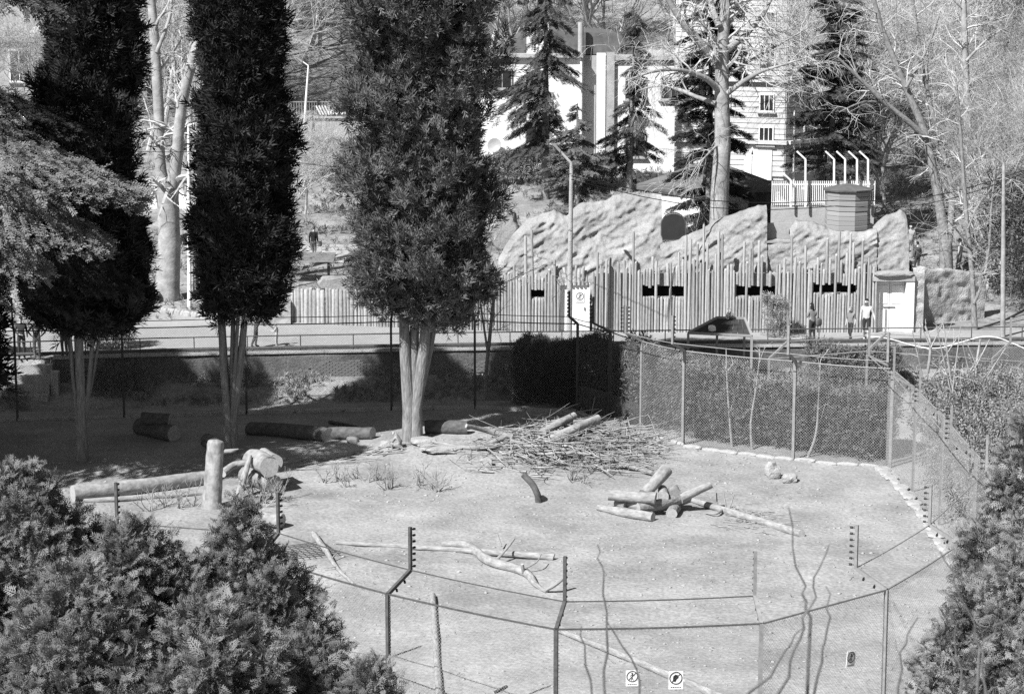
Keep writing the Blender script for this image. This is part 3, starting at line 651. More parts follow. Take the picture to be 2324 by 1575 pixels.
# tall pale block far behind
for (px0, px1, py0, py1, Y, lab, cols, rows) in ((1165, 1440, -140, 130, 176., 'pale plastered apartment house above the white building with dark windows', 6, 3), (1985, 2125, -140, 190, 178., 'white courtyard house glimpsed through the bare trees on the hillside', 4, 4), (1690, 1835, -180, 160, 186., 'tall cream block rising over the ashlar corner building', 4, 4)):
    a = atY(px0, py1, Y); b = atY(px1, py0, Y); T = thing('apartment_house', lab, 'building', ((a.x + b.x) / 2, Y, a.z), 0, 'houses on the hill')
    MB().box((0, 3, (b.z - a.z) / 2 - 2), (b.x - a.x, 6, b.z - a.z + 4)).build('wall', M_wwall if px0 > 1900 else M_ash, T); MB().box((0, 3, b.z - a.z + .2), (b.x - a.x + .6, 6.6, .4)).build('cornice', M_conc, T)
    for i in range(cols):
        for j in range(rows): window(T, Vector(((i + .5) / cols * (b.x - a.x) - (b.x - a.x) / 2, -.0, (j + .55) / rows * (b.z - a.z))), 1.0, 1.5, m=M_gwall)
# kiosk
kq = thing('hip_roof_kiosk', 'small kiosk with dark hipped roof and whitewashed panels behind the rock wall', 'kiosk', tuple(P(1590, 506)))
kY = 113.; kq.location = (float(atY(1590, 506, kY).x), kY, gz(9.6, kY)); kz = kq.location.z
zE = atY(1590, 428, kY).z - kz; c0 = Vector((0, 0, 0)); cl = Vector((-2.65, 2.2, 0)); cr = Vector((3.9, 1.3, 0)); cb = cl + cr
ctr = (cl + cr) / 2
ov = lambda p: ctr + (p - ctr) * 1.16
def kwall(a, b, m):
    u = (b - a); L = u.length; MB().box((a + b) / 2 + Vector((0, 0, zE / 2)), (L, .1, zE), math.atan2(u.y, u.x)).build('wall_panel', m, kq)
kwall(c0, cl, M_wwall)
for i in range(3): kwall(c0.lerp(cr, i / 3 + .02), c0.lerp(cr, (i + 1) / 3 - .02), [M_gwall, M_gwall, M_glass][i])  # right side panels greyer: its shade is put into the wall colour
for i in range(4): MB().box(c0.lerp(cr, i / 3) + Vector((0, -.03, zE / 2)), (.13, .13, zE)).build('post', M_dwood, kq)
kwall(cl, cb, M_gwall); kwall(cr, cb, M_gwall)
E = [ov(c) + Vector((0, 0, zE)) for c in (c0, cr, cb, cl)]; ap = ctr + Vector((0, 0, zE + 1.35))
for i in range(4):
    a, b = E[i], E[(i + 1) % 4]; n = 14; mb = MB()
    for j in range(n):
        p, q = a.lerp(b, j / n), a.lerp(b, (j + 1) / n); rr_ = ap.lerp(a.lerp(b, .5), .03); up = Vector((0, 0, 0)); k = len(mb.v)
        mb.v += [tuple(p + up), tuple(q + up), tuple(ap.lerp(q, .02) + up), tuple(ap.lerp(p, .02) + up)]; mb.face((k, k + 1, k + 2, k + 3))
    mb.build('roof_slope', M_roof, kq); u = b - a; MB().box((a + b) / 2 - Vector((0, 0, .14)), (u.length, .06, .3), math.atan2(u.y, u.x)).build('fascia', M_roof, kq)
MB().box(ctr + Vector((0, 0, zE - .02)), (4, 3, .03)).build('soffit', M_dwood, kq)
# timber hut of stacked boards, white picket fence and cranked white posts
hY = 104.; hp = Vector(atY(1922, 540, hY)); hp.z = gz(hp.x, hY)
hut = thing('stacked_board_hut', 'squat round hut of stacked grey boards behind the cast rock', 'hut', tuple(hp)); ht = atY(1922, 432, hY).z - hp.z
nb = 18
for i in range(nb):
    z = ht * i / nb; MB().lathe((0, 0, z), [(1.08 + random.uniform(-.02, .02), 0), (1.08 + random.uniform(-.02, .03), ht / nb * .86), (1.0, ht / nb)], 9).build('board_course', M_pole, hut)
MB().lathe((0, 0, ht), [(1.2, 0), (1.22, .08), (.2, .3)], 9).build('roof_cap', M_roof, hut)
pY = 106.5; pa = atY(1752, 440, pY); pb = atY(1985, 440, pY)
pk = thing('picket_fence', 'white metal picket fence beside the kiosk', 'fence', tuple(pa))
for i in range(54):
    q = pa.lerp(pb, i / 53) - pa; MB().bar(q - Vector((0, 0, .55)), q + Vector((0, 0, .62)), .04).build('picket', M_white, pk)
for dz in (-.42, .45): MB().bar(Vector((0, 0, dz)), pb - pa + Vector((0, 0, dz)), .05).build('rail', M_white, pk)
MB().box((pb - pa) / 2 + Vector((0, .2, -1.5)), ((pb - pa).length, .3, 1.8)).build('footing_wall', M_gwall, pk)
for i, (px, yt) in enumerate(((1795, 400), (1828, 352), (1893, 352), (1918, 352), (1945, 352), (1970, 352))):
    b = atY(px, 442, pY - .3); t = atY(px, yt + 10, pY - .3); T = thing('cranked_post', 'white cranked steel post, %s along the picket fence' % ['first and shortest', 'second', 'third', 'fourth', 'fifth', 'last and rightmost'][i], 'post', tuple(b), 0, 'white cranked posts')
    MB().bar(Vector((0, 0, -.6)), t - b, .085).build('shaft', M_white, T); MB().bar(t - b, t - b + Vector((-.42, 0, .38)), .08).build('crank', M_white, T)
# umbrella canopy behind the left plane tree
um = thing('market_umbrella', 'white square parasol behind the twin-stemmed plane tree', 'umbrella', tuple(P(398, 560))); uz = atY(398, 458, um.location.y).z - um.location.z
mb = MB(); w = 1.25
for k, (x, y) in enumerate(((-w, -w), (w, -w), (w, w), (-w, w))):
    x2, y2 = ((-w, -w), (w, -w), (w, w), (-w, w))[(k + 1) % 4]; b = len(mb.v); mb.v += [(x, y, uz), (x2, y2, uz), (0, 0, uz + .85)]; mb.face((b, b + 1, b + 2)); b = len(mb.v); mb.v += [(x, y, uz), (x2, y2, uz), (x2, y2, uz - .22), (x, y, uz - .22)]; mb.face((b, b + 1, b + 2, b + 3))
mb.build('canopy', M_white, um); MB().tube([(0, 0, 0), (0, 0, uz + .8)], .03, 6).build('pole', M_steel, um)
# ---------------------------------------------------------------- foliage
def quads_tpl(items):                                  # items: (base, tip, width) thin rhombi, slightly folded
    V = []; F = []
    for b, t, w in items:
        b = np.array(b, float); t = np.array(t, float); ax = t - b; s = np.cross(ax, [0, 0, 1.]); s = s / (np.linalg.norm(s) + 1e-9) * w
        mid = b + ax * .55; k = len(V); V += [b, mid + s + [0, 0, .02], t, mid - s + [0, 0, .02]]; F.append((k, k + 1, k + 2, k + 3))
    return np.array(V), np.array(F)
def tpl_fan():
    it = [((0, 0, 0), (0, 1, -.06), .035)]
    for i in range(5):
        y = .08 + i * .17; l = .50 * (1 - .13 * i)
        for s in (-1, 1):
            tip = (s * l * .72, y + l * .78, -.10 + .05 * (i % 2)); it.append(((0, y, 0), tip, .036))
            if i < 3: it.append(((s * l * .34, y + l * .37, -.04), (s * l * .78, y + l * .40, -.09), .026)); it.append(((s * l * .30, y + l * .34, -.04), (s * l * .34, y + l * .82, -.05), .026))
    return quads_tpl(it)
def tpl_tuft():
    it = [((0, 0, 0), (0, 1, 0), .055)]
    for k in range(7):
        a = k * 2.4 + .4; it.append(((0, .06 + .08 * k, 0), (math.cos(a) * .32, .48 + .09 * k, math.sin(a) * .32), .05))
    return quads_tpl(it)
def tpl_needle():
    it = [((0, 0, 0), (0, 1, -.05), .05)]
    for i in range(6):
        y = .06 + i * .15
        for s in (-1, 1): it.append(((0, y, 0), (s * .20, y + .13, .06 if i % 2 else -.02), .05))
    return quads_tpl(it)
def tpl_leaf():
    it = []
    for k in range(6):
        a = k * 2.1; it.append(((math.cos(a) * .06, .12 * k, 0), (math.cos(a) * .40, .12 * k + .26, math.sin(a) * .40), .075))
    return quads_tpl(it)
TPL = {'fan': tpl_fan(), 'tuft': tpl_tuft(), 'needle': tpl_needle(), 'leaf': tpl_leaf()}
def nrm(a): return a / (np.linalg.norm(a, axis=-1, keepdims=True) + 1e-9)
def inst(tpl, p, d, up, s):
    TV, TF = TPL[tpl]; d = nrm(d); x = nrm(np.cross(d, up)); z = np.cross(x, d)
    V = p[:, None, :] + s[:, None, None] * (TV[None, :, 0:1] * x[:, None, :] + TV[None, :, 1:2] * d[:, None, :] + TV[None, :, 2:3] * z[:, None, :])
    F = TF[None] + (np.arange(len(p)) * len(TV))[:, None, None]
    return V.reshape(-1, 3), F.reshape(-1, 4)
def clump_cloud(C, Nn, rg, per, rad, size, tpl, out_w, up_w, jit=.6, rng=RNG):
    n = len(C); c = np.repeat(C, per, 0); o = np.repeat(Nn, per, 0)
    off = nrm(rng.normal(size=(n * per, 3))) * (rng.random((n * per, 1)) ** .5) * rad
    p = c + off; d = nrm(o * out_w + np.array([0, 0, up_w]) + rng.normal(size=(n * per, 3)) * jit + off / rad * .5)
    up = nrm(o + rng.normal(size=(n * per, 3)) * .7); s = size * (.6 + .8 * rng.random(n * per))
    return inst(tpl, p, d, up, s)
def crown(name, par, cx, cy, zs, rs, n, per, rad, size, tpl, m, out_w=.5, up_w=.8, lump=.22, seed=0., cxs=None, jit=.6, z_bias=None, squash=1., gaps=0.):
    rng = np.random.default_rng(int(seed * 10) + 5); z = zs[0] + (zs[-1] - zs[0]) * rng.random(n * 3); r = np.interp(z, zs, rs)
    keep = rng.random(n * 3) < r / max(rs)
    if z_bias: keep &= rng.random(n * 3) < np.interp(z, z_bias[0], z_bias[1])
    z = z[keep][:n]; r = r[keep][:n]; k = len(z); a = rng.random(k) * 2 * np.pi
    l = 1 + lump * fbm(np.cos(a) * 1.6 + seed, np.sin(a) * 1.6 + seed, z * .8, 3); f = np.where(rng.random(k) < .72, .84 + .2 * rng.random(k), .35 + .5 * rng.random(k))
    ox = np.interp(z, zs, cxs) if cxs is not None else 0
    if gaps:
        g = fbm(np.cos(a) * r * gaps + seed * 3, np.sin(a) * r * gaps, z * gaps * .7 + seed, 2); f = np.where((g < -.12) & (f > .7), f * (.62 + .1 * rng.random(k)), f * (1 + .10 * np.clip(g, 0, 1)))
    C = np.stack([cx + ox + np.cos(a) * r * l * f, cy + np.sin(a) * r * l * f * squash, z], 1); N = np.stack([np.cos(a), np.sin(a), 0 * a], 1)
    V, F = clump_cloud(C, N, None, per, rad, size, tpl, out_w, up_w, jit, rng)
    return npmesh(name, V - np.array(par.location), F, m, par)
# three tall conifers in the pen
def cyp(label, base, stems, zs, rs, n, m, tpl, size, per, seed, cxs, rad=.32, lump=.2, up_w=.9, out_w=.45, jit=.55):
    T = thing('cypress_tree', label, 'tree', tuple(base), 0, 'tall cypresses in the enclosure')
    t = MB()
    for (dx, dy, lean, r, h) in stems:
        pts = [Vector((dx * .55, dy * .55, -.2)), Vector((dx * .6, dy * .6, 1.2)), Vector((dx + lean * .4, dy, 3.2)), Vector((dx + lean, dy * 1.4, 6.)), Vector((dx + lean * 1.3, dy * 1.4, h))]
        t.tube(pts, [r * 1.25, r, r * .9, r * .75, r * .2], 9, True, 0, None, .06)
    t.build('trunk', M_cypbark, T, True)
    crown('crown', T, base.x, base.y, zs, rs, n, per, rad, size, tpl, m, out_w, up_w, lump, seed, cxs, jit, gaps=.95)
    return T
b1 = P(188, 1045); b2 = P(525, 1030); b3 = P(937, 1000)
cyp('slender dark cypress behind the cedar bough, leftmost of three', b1, [(.0, 0, .0, .19, 17), (-.12, .1, -.35, .10, 12), (.15, .05, .5, .09, 11), (-.2, -.1, -.1, .07, 9), (.1, .2, .9, .06, 9)],
    [4.6, 5.4, 7., 9., 12, 15, 17.2, 18.4], [1.01, 1.93, 1.97, 1.76, 1.64, 1.43, 1.09, 0.34], 2500, M_cyp, 'tuft', .46, 12, 1., [.5, .5, .2, .35, .6, .85, .9, .9])
cyp('dark narrow cypress with bundled stems, middle of three', b2, [(-.16, 0, -.12, .15, 16), (.16, .05, .55, .15, 16), (.0, .15, .2, .10, 14), (-.05, .2, -.2, .08, 12), (.08, -.05, .35, .08, 13)],
    [4.9, 5.8, 8., 11, 14, 15.6, 16.8, 17.6], [0.74, 1.23, 1.52, 1.52, 1.31, 1.19, 0.98, 0.33], 2400, M_cyp, 'tuft', .44, 12, 2., [.45, .5, .6, .6, .55, .5, .5, .5])
cyp('broad grey-green juniper with bundled trunk beside the brush pile', b3, [(-.22, 0, -.1, .22, 17), (.22, -.05, .45, .22, 17), (0, .12, .15, .2, 16), (.3, .2, .8, .12, 12), (-.05, .25, -.5, .10, 12)],
    [4.7, 5.6, 6.6, 8.5, 11, 14, 16.5, 18.4, 20], [1.06, 2.02, 2.38, 2.42, 2.29, 2.38, 2.29, 1.67, 0.53], 3000, M_jun, 'tuft', .37, 16, 3., [.9, .6, .35, .4, .5, .55, .6, .6, .6], .38, .34)
# low ragged skirts on the juniper
SK = thing('juniper_offshoot', 'leafy side stems hanging from the juniper beside its trunk', 'branch', tuple(b3 + Vector((0, 0, 4.5))))
pts = [atY(x, y, b3.y - .6 + random.uniform(-.6, .6)) for x, y in ((1000, 690), (1040, 700), (1065, 640), (1090, 600), (880, 690), (850, 640), (1020, 650), (1050, 670), (860, 660), (820, 600))]
C = np.array([tuple(p) for p in pts]); C = np.repeat(C, 5, 0) + RNG.normal(size=(50, 3)) * .22; V, F = clump_cloud(C, nrm(RNG.normal(size=(50, 3))), None, 9, .22, .36, 'tuft', .4, -.2)
npmesh('foliage', V - np.array(SK.location), F, M_jun, SK)
mb = MB()
for p in pts: mb.tube([Vector((b3.x + .1, b3.y - .1, b3.z + 5.6)) - SK.location, (p + Vector((0, 0, .6)) - SK.location), p - SK.location], [.05, .035, .015], 5)
mb.build('stem', M_dbark, SK)
# cedar at the left edge: trunk outside the picture, boughs reaching in, sunlit ones painted paler
ced = thing('cedar_tree', 'cedar reaching long feathery boughs in from the left edge', 'tree', (-20.6, 70.2, 0))
MB().tube([(0, 0, -.2), (.1, 0, 6), (.0, .1, 12), (0, 0, 21)], [.5, .42, .3, .06], 10).build('trunk', M_dbark, ced, True)
def bough(o, tip, n, spread, size, m, droop=.35, name='bough', tpl='needle', sag=.5):
    o = np.array(o); tip = np.array(tip); ax = tip - o; L = np.linalg.norm(ax); u = ax / L; lat = nrm(np.cross(u, [0, 0, 1.])[None])[0]
    t = RNG.random(n) ** .75; w = spread * np.sin(np.clip(t, 0, 1) * np.pi * .92 + .12) * L; s = RNG.uniform(-1, 1, n)
    p = o + ax * t[:, None] + lat * (s * w)[:, None] + np.array([0, 0, 1.]) * (sag * np.sin(t * np.pi) * (1 - .5 * s ** 2) - droop * np.abs(s) ** 1.5 * w * .6 + RNG.normal(size=n) * .10 - (RNG.random(n) ** 3) * .35)[:, None]
    d = u * .8 + lat * (s * .9)[:, None] + np.array([0, 0, -droop]) + RNG.normal(size=(n, 3)) * .28
    V, F = inst(tpl, p, d, np.tile([0, 0, 1.], (n, 1)) + RNG.normal(size=(n, 3)) * .4, size * (.6 + .8 * RNG.random(n)))
    npmesh(name, V - np.array(ced.location), F, m, ced)
    MB().tube([Vector(o + ax * q + np.array([0, 0, sag * math.sin(q * math.pi) - .06])) - ced.location for q in (0, .25, .5, .75, .95)], [.09, .07, .05, .03, .01], 6).build('limb', M_dbark, ced)
co = lambda z: (-20.4, 70.1, z)
def tipY(px, py, Y): return tuple(atY(px, py, Y))
bough(co(12.0), tipY(318, 440, 69.2), 2600, .30, .42, M_suncedar, .4, sag=.9)
bough(co(11.2), tipY(235, 545, 68.8), 2000, .34, .42, M_suncedar, .55, sag=1.)
bough(co(10.6), tipY(90, 600, 68.), 1400, .4, .42, M_suncedar, .6, sag=.8)
bough(co(14.4), tipY(185, 300, 71.5), 1300, .16, .40, M_cyp, .35, sag=.5)
bough(co(13.4), tipY(120, 330, 70.5), 900, .2, .40, M_spruce, .4, sag=.5)
bough(co(17.5), tipY(150, 30, 70.), 1000, .25, .45, M_spruce, .4, sag=.6)
bough(co(9.3), tipY(310, 640, 71.5), 1500, .3, .42, M_cyp, .6, sag=.7)
bough(co(8.8), tipY(160, 680, 70.5), 1200, .35, .42, M_cyp, .6, sag=.7)
for a in range(26):
    z = 6.5 + a * .55; an = 1.2 + a * 2.4; r = 5.2 * (1 - (z - 6) / 18)
    if math.cos(an) > .25: an += math.pi
    bough(co(z), (-20.4 + math.cos(an) * r, 70.1 + math.sin(an) * r, z - .6), 420, .35, .6, M_spruce, .4, sag=.5)
# trees outside the left edge that shade the back of the pen
for i, (x, y, h, r, lab) in enumerate(((-20.4, 76.0, 16.2, 2.1, 'dense dark conifer just beyond the left edge behind the cedar'), (-23.2, 77.6, 15.8, 2.6, 'dense dark conifer far beyond the left edge beside the cedar'))):
    T = thing('conifer_tree', lab, 'tree', (x, y, 0), 0, 'conifers beyond the left edge'); MB().tube([(0, 0, -.2), (0, 0, h)], [.35, .05], 8).build('trunk', M_dbark, T)
    crown('crown', T, x, y, [2.5, 4, 8, 13, h], [2, r, r * .9, r * .6, .3], 1500, 8, .5, .6, 'tuft', M_cyp, .5, .6, .2, 20. + i)
# ---------------------------------------------------------------- foreground thujas
def thuja(label, px, top_py, Y, prof, n, per, size, m, seed, group, dens_top=6., name='thuja_tree', lump=.28):
    top = atY(px, top_py, Y); T = thing(name, label, 'tree', (top.x, Y, 0), 0, group); h = top.z
    MB().tube([(0, 0, -.2), (0, 0, h - .5)], [.16, .02], 7).build('trunk', M_bark, T)
    zs = [h - d for d, r in prof][::-1]; rs = [r for d, r in prof][::-1]
    crown('crown', T, top.x, Y, zs, rs, n, per, .17, size, 'fan', m, .75, .35, lump, seed, None, .65, ([0, h - dens_top, h - dens_top + 1.2, h], [.05, .08, 1, 1.6]), gaps=2.2)
    C = np.stack([top.x + RNG.normal(size=26) * .12, Y + RNG.normal(size=26) * .12, h - .5 * RNG.random(26)], 1); V, F = clump_cloud(C, np.tile([0, 0, 1.], (26, 1)), None, 7, .1, size * .8, 'fan', .4, 1.2); npmesh('tip', V - np.array(T.location), F, m, T)
    return T
TG = 'thujas in the left foreground'
thuja('bushy thuja filling the lower left corner', 40, 1062, 33., [(0, .1), (.5, .7), (1.2, 1.25), (2.4, 1.75), (4.5, 2.1), (9.8, 1.6)], 3600, 9, .20, M_thuja, 51., TG)
thuja('bushy thuja in front of the long fallen log', 300, 1190, 32.2, [(0, .1), (.5, .6), (1.2, 1.1), (2.4, 1.5), (4.5, 1.8), (9, 1.4)], 3000, 9, .19, M_thuja, 52., TG)
thuja('thuja with a pointed tip below the upright stump', 545, 1140, 33.2, [(0, .06), (.6, .35), (1.2, .85), (2.0, 1.25), (3.2, 1.55), (5, 1.7), (9, 1.4)], 2900, 9, .19, M_thuja, 53., TG)
thuja('low thuja sloping down beside the near fence post', 690, 1440, 31.2, [(0, .15), (.4, .6), (1., 1.05), (2., 1.4), (4.5, 1.6), (8, 1.2)], 1800, 9, .19, M_thuja, 54., TG, 4.)
thuja('lowest thuja at the bottom edge before the first near post', 835, 1505, 30.5, [(0, .1), (.4, .4), (1., .8), (2., 1.1), (4.5, 1.3), (7, 1.2)], 1100, 9, .18, M_thuja, 55., TG, 3.5)
thuja('bushy thuja low in the left foreground between taller ones', 170, 1300, 30.4, [(0, .15), (.5, .8), (1.2, 1.3), (2.6, 1.6), (4.5, 1.8), (8, 1.4)], 2100, 9, .20, M_thuja, 56., TG, 4.)
thuja('rounded thuja at the bottom of the left foreground', 480, 1385, 30.2, [(0, .2), (.5, .8), (1.2, 1.3), (2.6, 1.6), (4.5, 1.8), (8, 1.4)], 2100, 9, .20, M_thuja, 57., TG, 4.)
TG2 = 'pale conifers at the right edge'
M_pth = mat('pale_thuja_leaf', .20, .4, 2.2, .65, 0, 30, .25)
thuja('tall pale conifer rising along the right edge', 2335, 960, 37., [(0, .1), (.8, .5), (2., .8), (4., 1.15), (6.5, 1.45), (12, 1.2)], 3200, 9, .21, M_pth, 61., TG2, 8.)
thuja('pale conifer at the lower right corner beside the fence', 2190, 1400, 34., [(0, .1), (.5, .45), (1.2, .75), (2.4, 1.0), (4., 1.1), (8, 1.)], 1700, 9, .19, M_pth, 62., TG2, 4.)
thuja('pale conifer filling the bottom right corner', 2320, 1250, 33., [(0, .1), (.5, .6), (1.2, 1.0), (2.4, 1.3), (4., 1.4), (8, 1.2)], 2200, 9, .19, M_pth, 63., TG2, 4.5)
# ---------------------------------------------------------------- hedges and shrubs
def hedge(name, label, a, b, width, h0, h1, n, per, rad, size, m, seed, tpl='leaf', group=None, cat='hedge', up_w=.5):
    rng = np.random.default_rng(seed); a = np.array(a)[:2]; b = np.array(b)[:2]; L = np.linalg.norm(b - a); u = (b - a) / L; q = np.array([-u[1], u[0]])
    t = rng.random(n); s = rng.uniform(-1, 1, n); hh = h1 * (1 + .16 * fbm(t * L * .7, seed, 0., 3)); v = rng.random(n) ** .6; edge = rng.random(n)
    s = np.where(edge < .5, np.sign(s) * (.75 + .3 * rng.random(n)), s); v = np.where(edge > .75, .85 + .2 * rng.random(n), v)
    s = s * (1 + .25 * fbm(t * L * .9, v * 2, seed, 2)) * np.where(v > .8, .8, 1)
    xy = a + u * (t * L)[:, None] + q * (s * width / 2)[:, None]; g = np.array([gz(x, y) for x, y in xy[::8]]); g = np.repeat(g, 8)[:n]
    C = np.concatenate([xy, (g + h0 + v * (hh - h0))[:, None]], 1); N = np.concatenate([q * s[:, None], (v - .4)[:, None]], 1)
    V, F = clump_cloud(C, nrm(N), None, per, rad, size, tpl, .8, up_w, .6, rng); mid = (a + b) / 2; T = thing(name, label, cat, (mid[0], mid[1], gz(mid[0], mid[1])), 0, group)
    npmesh('foliage', V - np.array(T.location), F, m, T); st_ = MB()
    for k in range(max(3, int(L / .5))):
        p = a + u * (L * (k + .5) / max(3, int(L / .5))); z = gz(p[0], p[1]); st_.tube([Vector((p[0], p[1], z - .1)) - T.location, Vector((p[0] + random.uniform(-.2, .2), p[1] + random.uniform(-.2, .2), z + h1 * .8)) - T.location], [.035, .012], 5)
    st_.build('stems', M_bark, T); return T
hedge('leafy_hedge', 'long leafy hedge pressed against the tall diamond-mesh fence', (6.6, 79.9), (13.4, 76.3), 1.6, .1, 2.35, 2600, 8, .24, .26, M_hedge, 71)
hedge('leafy_hedge', 'leafy hedge end beside the corner post of the diamond-mesh fence', (4.7, 81.9), (6.9, 80.3), 1.2, .1, 2.7, 900, 8, .24, .26, M_hedge, 72)
hedge('shade_dark_hedge', 'clipped hedge darkened for shade behind the shaded fence corner', (2.6, 86.1), (5.2, 82.9), 1.3, .1, 2.25, 1200, 8, .22, .24, M_cyp, 73)  # shade on this hedge is put into its near-black leaf colour
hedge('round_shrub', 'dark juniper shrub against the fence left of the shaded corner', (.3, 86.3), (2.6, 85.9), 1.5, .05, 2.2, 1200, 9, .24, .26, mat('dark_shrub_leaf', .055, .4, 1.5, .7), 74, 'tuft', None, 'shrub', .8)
hedge('low_hedge', 'low hedge in front of the path below the woman', (12.0, 87.6), (15.6, 87.9), 1.2, .2, 1.7, 700, 8, .22, .22, M_hedge, 75)
hedge('twiggy_bush', 'wide twiggy bush outside the side fence', (14.9, 62), (16.5, 78), 3.2, .1, 2.6, 2600, 7, .3, .26, M_pth, 76, 'leaf', None, 'bush')
hedge('path_bush', 'dark bush on the path behind the group of people', (-17.6, 88.6), (-15.6, 89.2), 1.1, .05, 1.15, 380, 8, .2, .2, M_hedge, 77, 'leaf', 'bushes on the path', 'bush')
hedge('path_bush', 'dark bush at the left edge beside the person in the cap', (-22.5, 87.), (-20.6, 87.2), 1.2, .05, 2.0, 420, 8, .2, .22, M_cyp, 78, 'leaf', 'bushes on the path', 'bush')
hedge('flowering_bush', 'speckled flowering bush beside the woman on the path', (10.6, 91.6), (11.6, 91.6), .7, .05, 1.5, 170, 7, .16, .16, mat('flower_leaf', .25, .6, 3, .7), 79, 'leaf', None, 'bush')
hedge('bank_hedge', 'low hedge in front of the white building', (-1.5, 127), (6, 127), 1.2, .1, 1.5, 700, 7, .3, .3, M_hedge, 80)
hedge('bank_bush', 'clipped bush on the bank behind the cast rock', (.6, 106), (2.4, 106), 1.4, .05, 1.3, 260, 8, .25, .25, M_hedge, 81, 'leaf', None, 'bush')
hedge('terrace_bush', 'round dark bush before the terrace wall', (-12, 127.5), (-8.6, 127.5), 1.4, .05, 1.8, 500, 7, .3, .3, M_spruce, 82, 'leaf', None, 'bush')
hedge('side_hedge', 'tall dark evergreen hedge at the right edge behind the rubble wall', (22.0, 99), (27, 101), 2.6, .1, 5.6, 1900, 8, .35, .32, M_hedge, 83)
hedge('steps_bush', 'low shaded bush at the foot of the steps', (-17.4, 85.9), (-14.6, 86.3), .8, .05, .9, 260, 8, .18, .2, M_hedge, 84, 'leaf', None, 'bush')
# weeds at the foot of the wall and rough grass on the banks
def weeds(name, label, xa, xb, ya, yb, n, h, m, seed):
    rng = np.random.default_rng(seed); x = rng.uniform(xa, xb, n); y0 = rng.uniform(ya, yb, n); y = warp(x, y0); keep = vnoise(x * .8, y * .8, seed) > -.35; x, y, y0 = x[keep], y[keep], y0[keep]; k = len(x)
    p = np.stack([x, y, tz0(x, y0) + relief(x, y) - .02], 1); d = np.stack([rng.normal(size=k) * .5, rng.normal(size=k) * .5, np.ones(k)], 1)
    V, F = inst('tuft', p, d, rng.normal(size=(k, 3)), h * (.5 + rng.random(k))); o = npmesh(name, V, F, m); tag(o, label, 'weeds', None, 'stuff')
weeds('weeds', 'dry weeds along the foot of the retaining wall', -24, 24, 86.5, 88.3, 5200, .30, M_grass, 5)
weeds('bank_grass', 'rough grass and leaf litter on the banks and hillside', -45, 45, 96, 150, 26000, .35, M_grass, 6)
# ---------------------------------------------------------------- bare trees
def grow(mb, p, d, L, r, lvl, sp, n_side):
    nseg = (6, 5, 4, 3, 2, 2)[min(lvl, 5)]; pts = [Vector(p)]; dd = Vector(d).normalized(); rad = [r]
    for i in range(nseg):
        dd = (dd + Vector((random.gauss(0, 1), random.gauss(0, 1), random.gauss(0, 1))) * sp['wig'] + Vector((0, 0, sp['up'][min(lvl, len(sp['up']) - 1)]))).normalized()
        pts.append(pts[-1] + dd * (L / nseg)); rad.append(max(sp['rmin'] * .7, r * (1 - .72 * (i + 1) / nseg)))
    mb.tube(pts, rad, n_side[min(lvl, len(n_side) - 1)], False)
    if lvl + 1 >= len(sp['n']): return
    for k in range(sp['n'][lvl + 1]):
        t = random.uniform(sp['lo'] if lvl == 0 else .2, 1.) ; i = min(int(t * nseg), nseg - 1); q = pts[i].lerp(pts[i + 1], t * nseg - i); ax = (pts[i + 1] - pts[i]).normalized()
        ort = ax.orthogonal().normalized(); ort.rotate(Quaternion(ax, random.uniform(0, 6.283))); a = R(random.uniform(*sp['ang']))
        grow(mb, q, ax * math.cos(a) + ort * math.sin(a), L * random.uniform(*sp['len']) * (1.15 - .4 * t), max(sp['rmin'], rad[i] * .62), lvl + 1, sp, n_side)
SPREAD = dict(n=[1, 13, 8, 6, 3], up=[.08, .10, .06, .03], wig=.12, rmin=.009, lo=.22, ang=(28, 62), len=(.42, .66))
BUSHY = dict(n=[1, 16, 9, 6, 3], up=[.05, .14, .05, 0], wig=.16, rmin=.008, lo=.1, ang=(22, 60), len=(.45, .75))
WEEP = dict(n=[1, 12, 8, 6, 4], up=[.08, .06, -.06, -.16], wig=.15, rmin=.009, lo=.3, ang=(30, 70), len=(.42, .64))
def bare_tree(name, label, sp, h, r, m, seed, group=None, loc=(0, 0, 0), sides=(7, 5, 3, 3, 3), lean=(0, 0)):
    random.seed(seed); T = thing(name, label, 'tree', loc, 0, group); mb = MB(); tr = MB()
    grow(mb, (0, 0, -.2), (lean[0], lean[1], 1), h, r, 0, sp, sides); o = mb.build('branches', m, T); o['kind'] = 'stuff'; random.seed(seed + 1); return T
THK = 'bare trees on the hillside'; LT = 'bare twiggy tree in the grey thicket above the white building'
protos = [bare_tree('bare_tree', LT, SPREAD, 10, .17, M_twig, 11, THK), bare_tree('bare_tree', LT, BUSHY, 9, .14, M_twig, 12, THK), bare_tree('bare_tree', LT, WEEP, 10, .16, M_twigd, 13, THK), bare_tree('bare_tree', LT, BUSHY, 8, .12, M_twigd, 14, THK)]
spots = []
random.seed(5)
for i in range(30): spots.append((random.uniform(1800, 2380), random.uniform(112, 160)))
for i in range(20): spots.append((random.uniform(330, 830), random.uniform(134, 168)))
for i in range(12): spots.append((random.uniform(1080, 1800), random.uniform(142, 168)))
for i in range(8): spots.append((random.uniform(2150, 2400), random.uniform(100, 114)))
spots += [(20, 140), (120, 142), (-60, 138), (90, 158), (620, 112), (690, 118), (440, 128)]
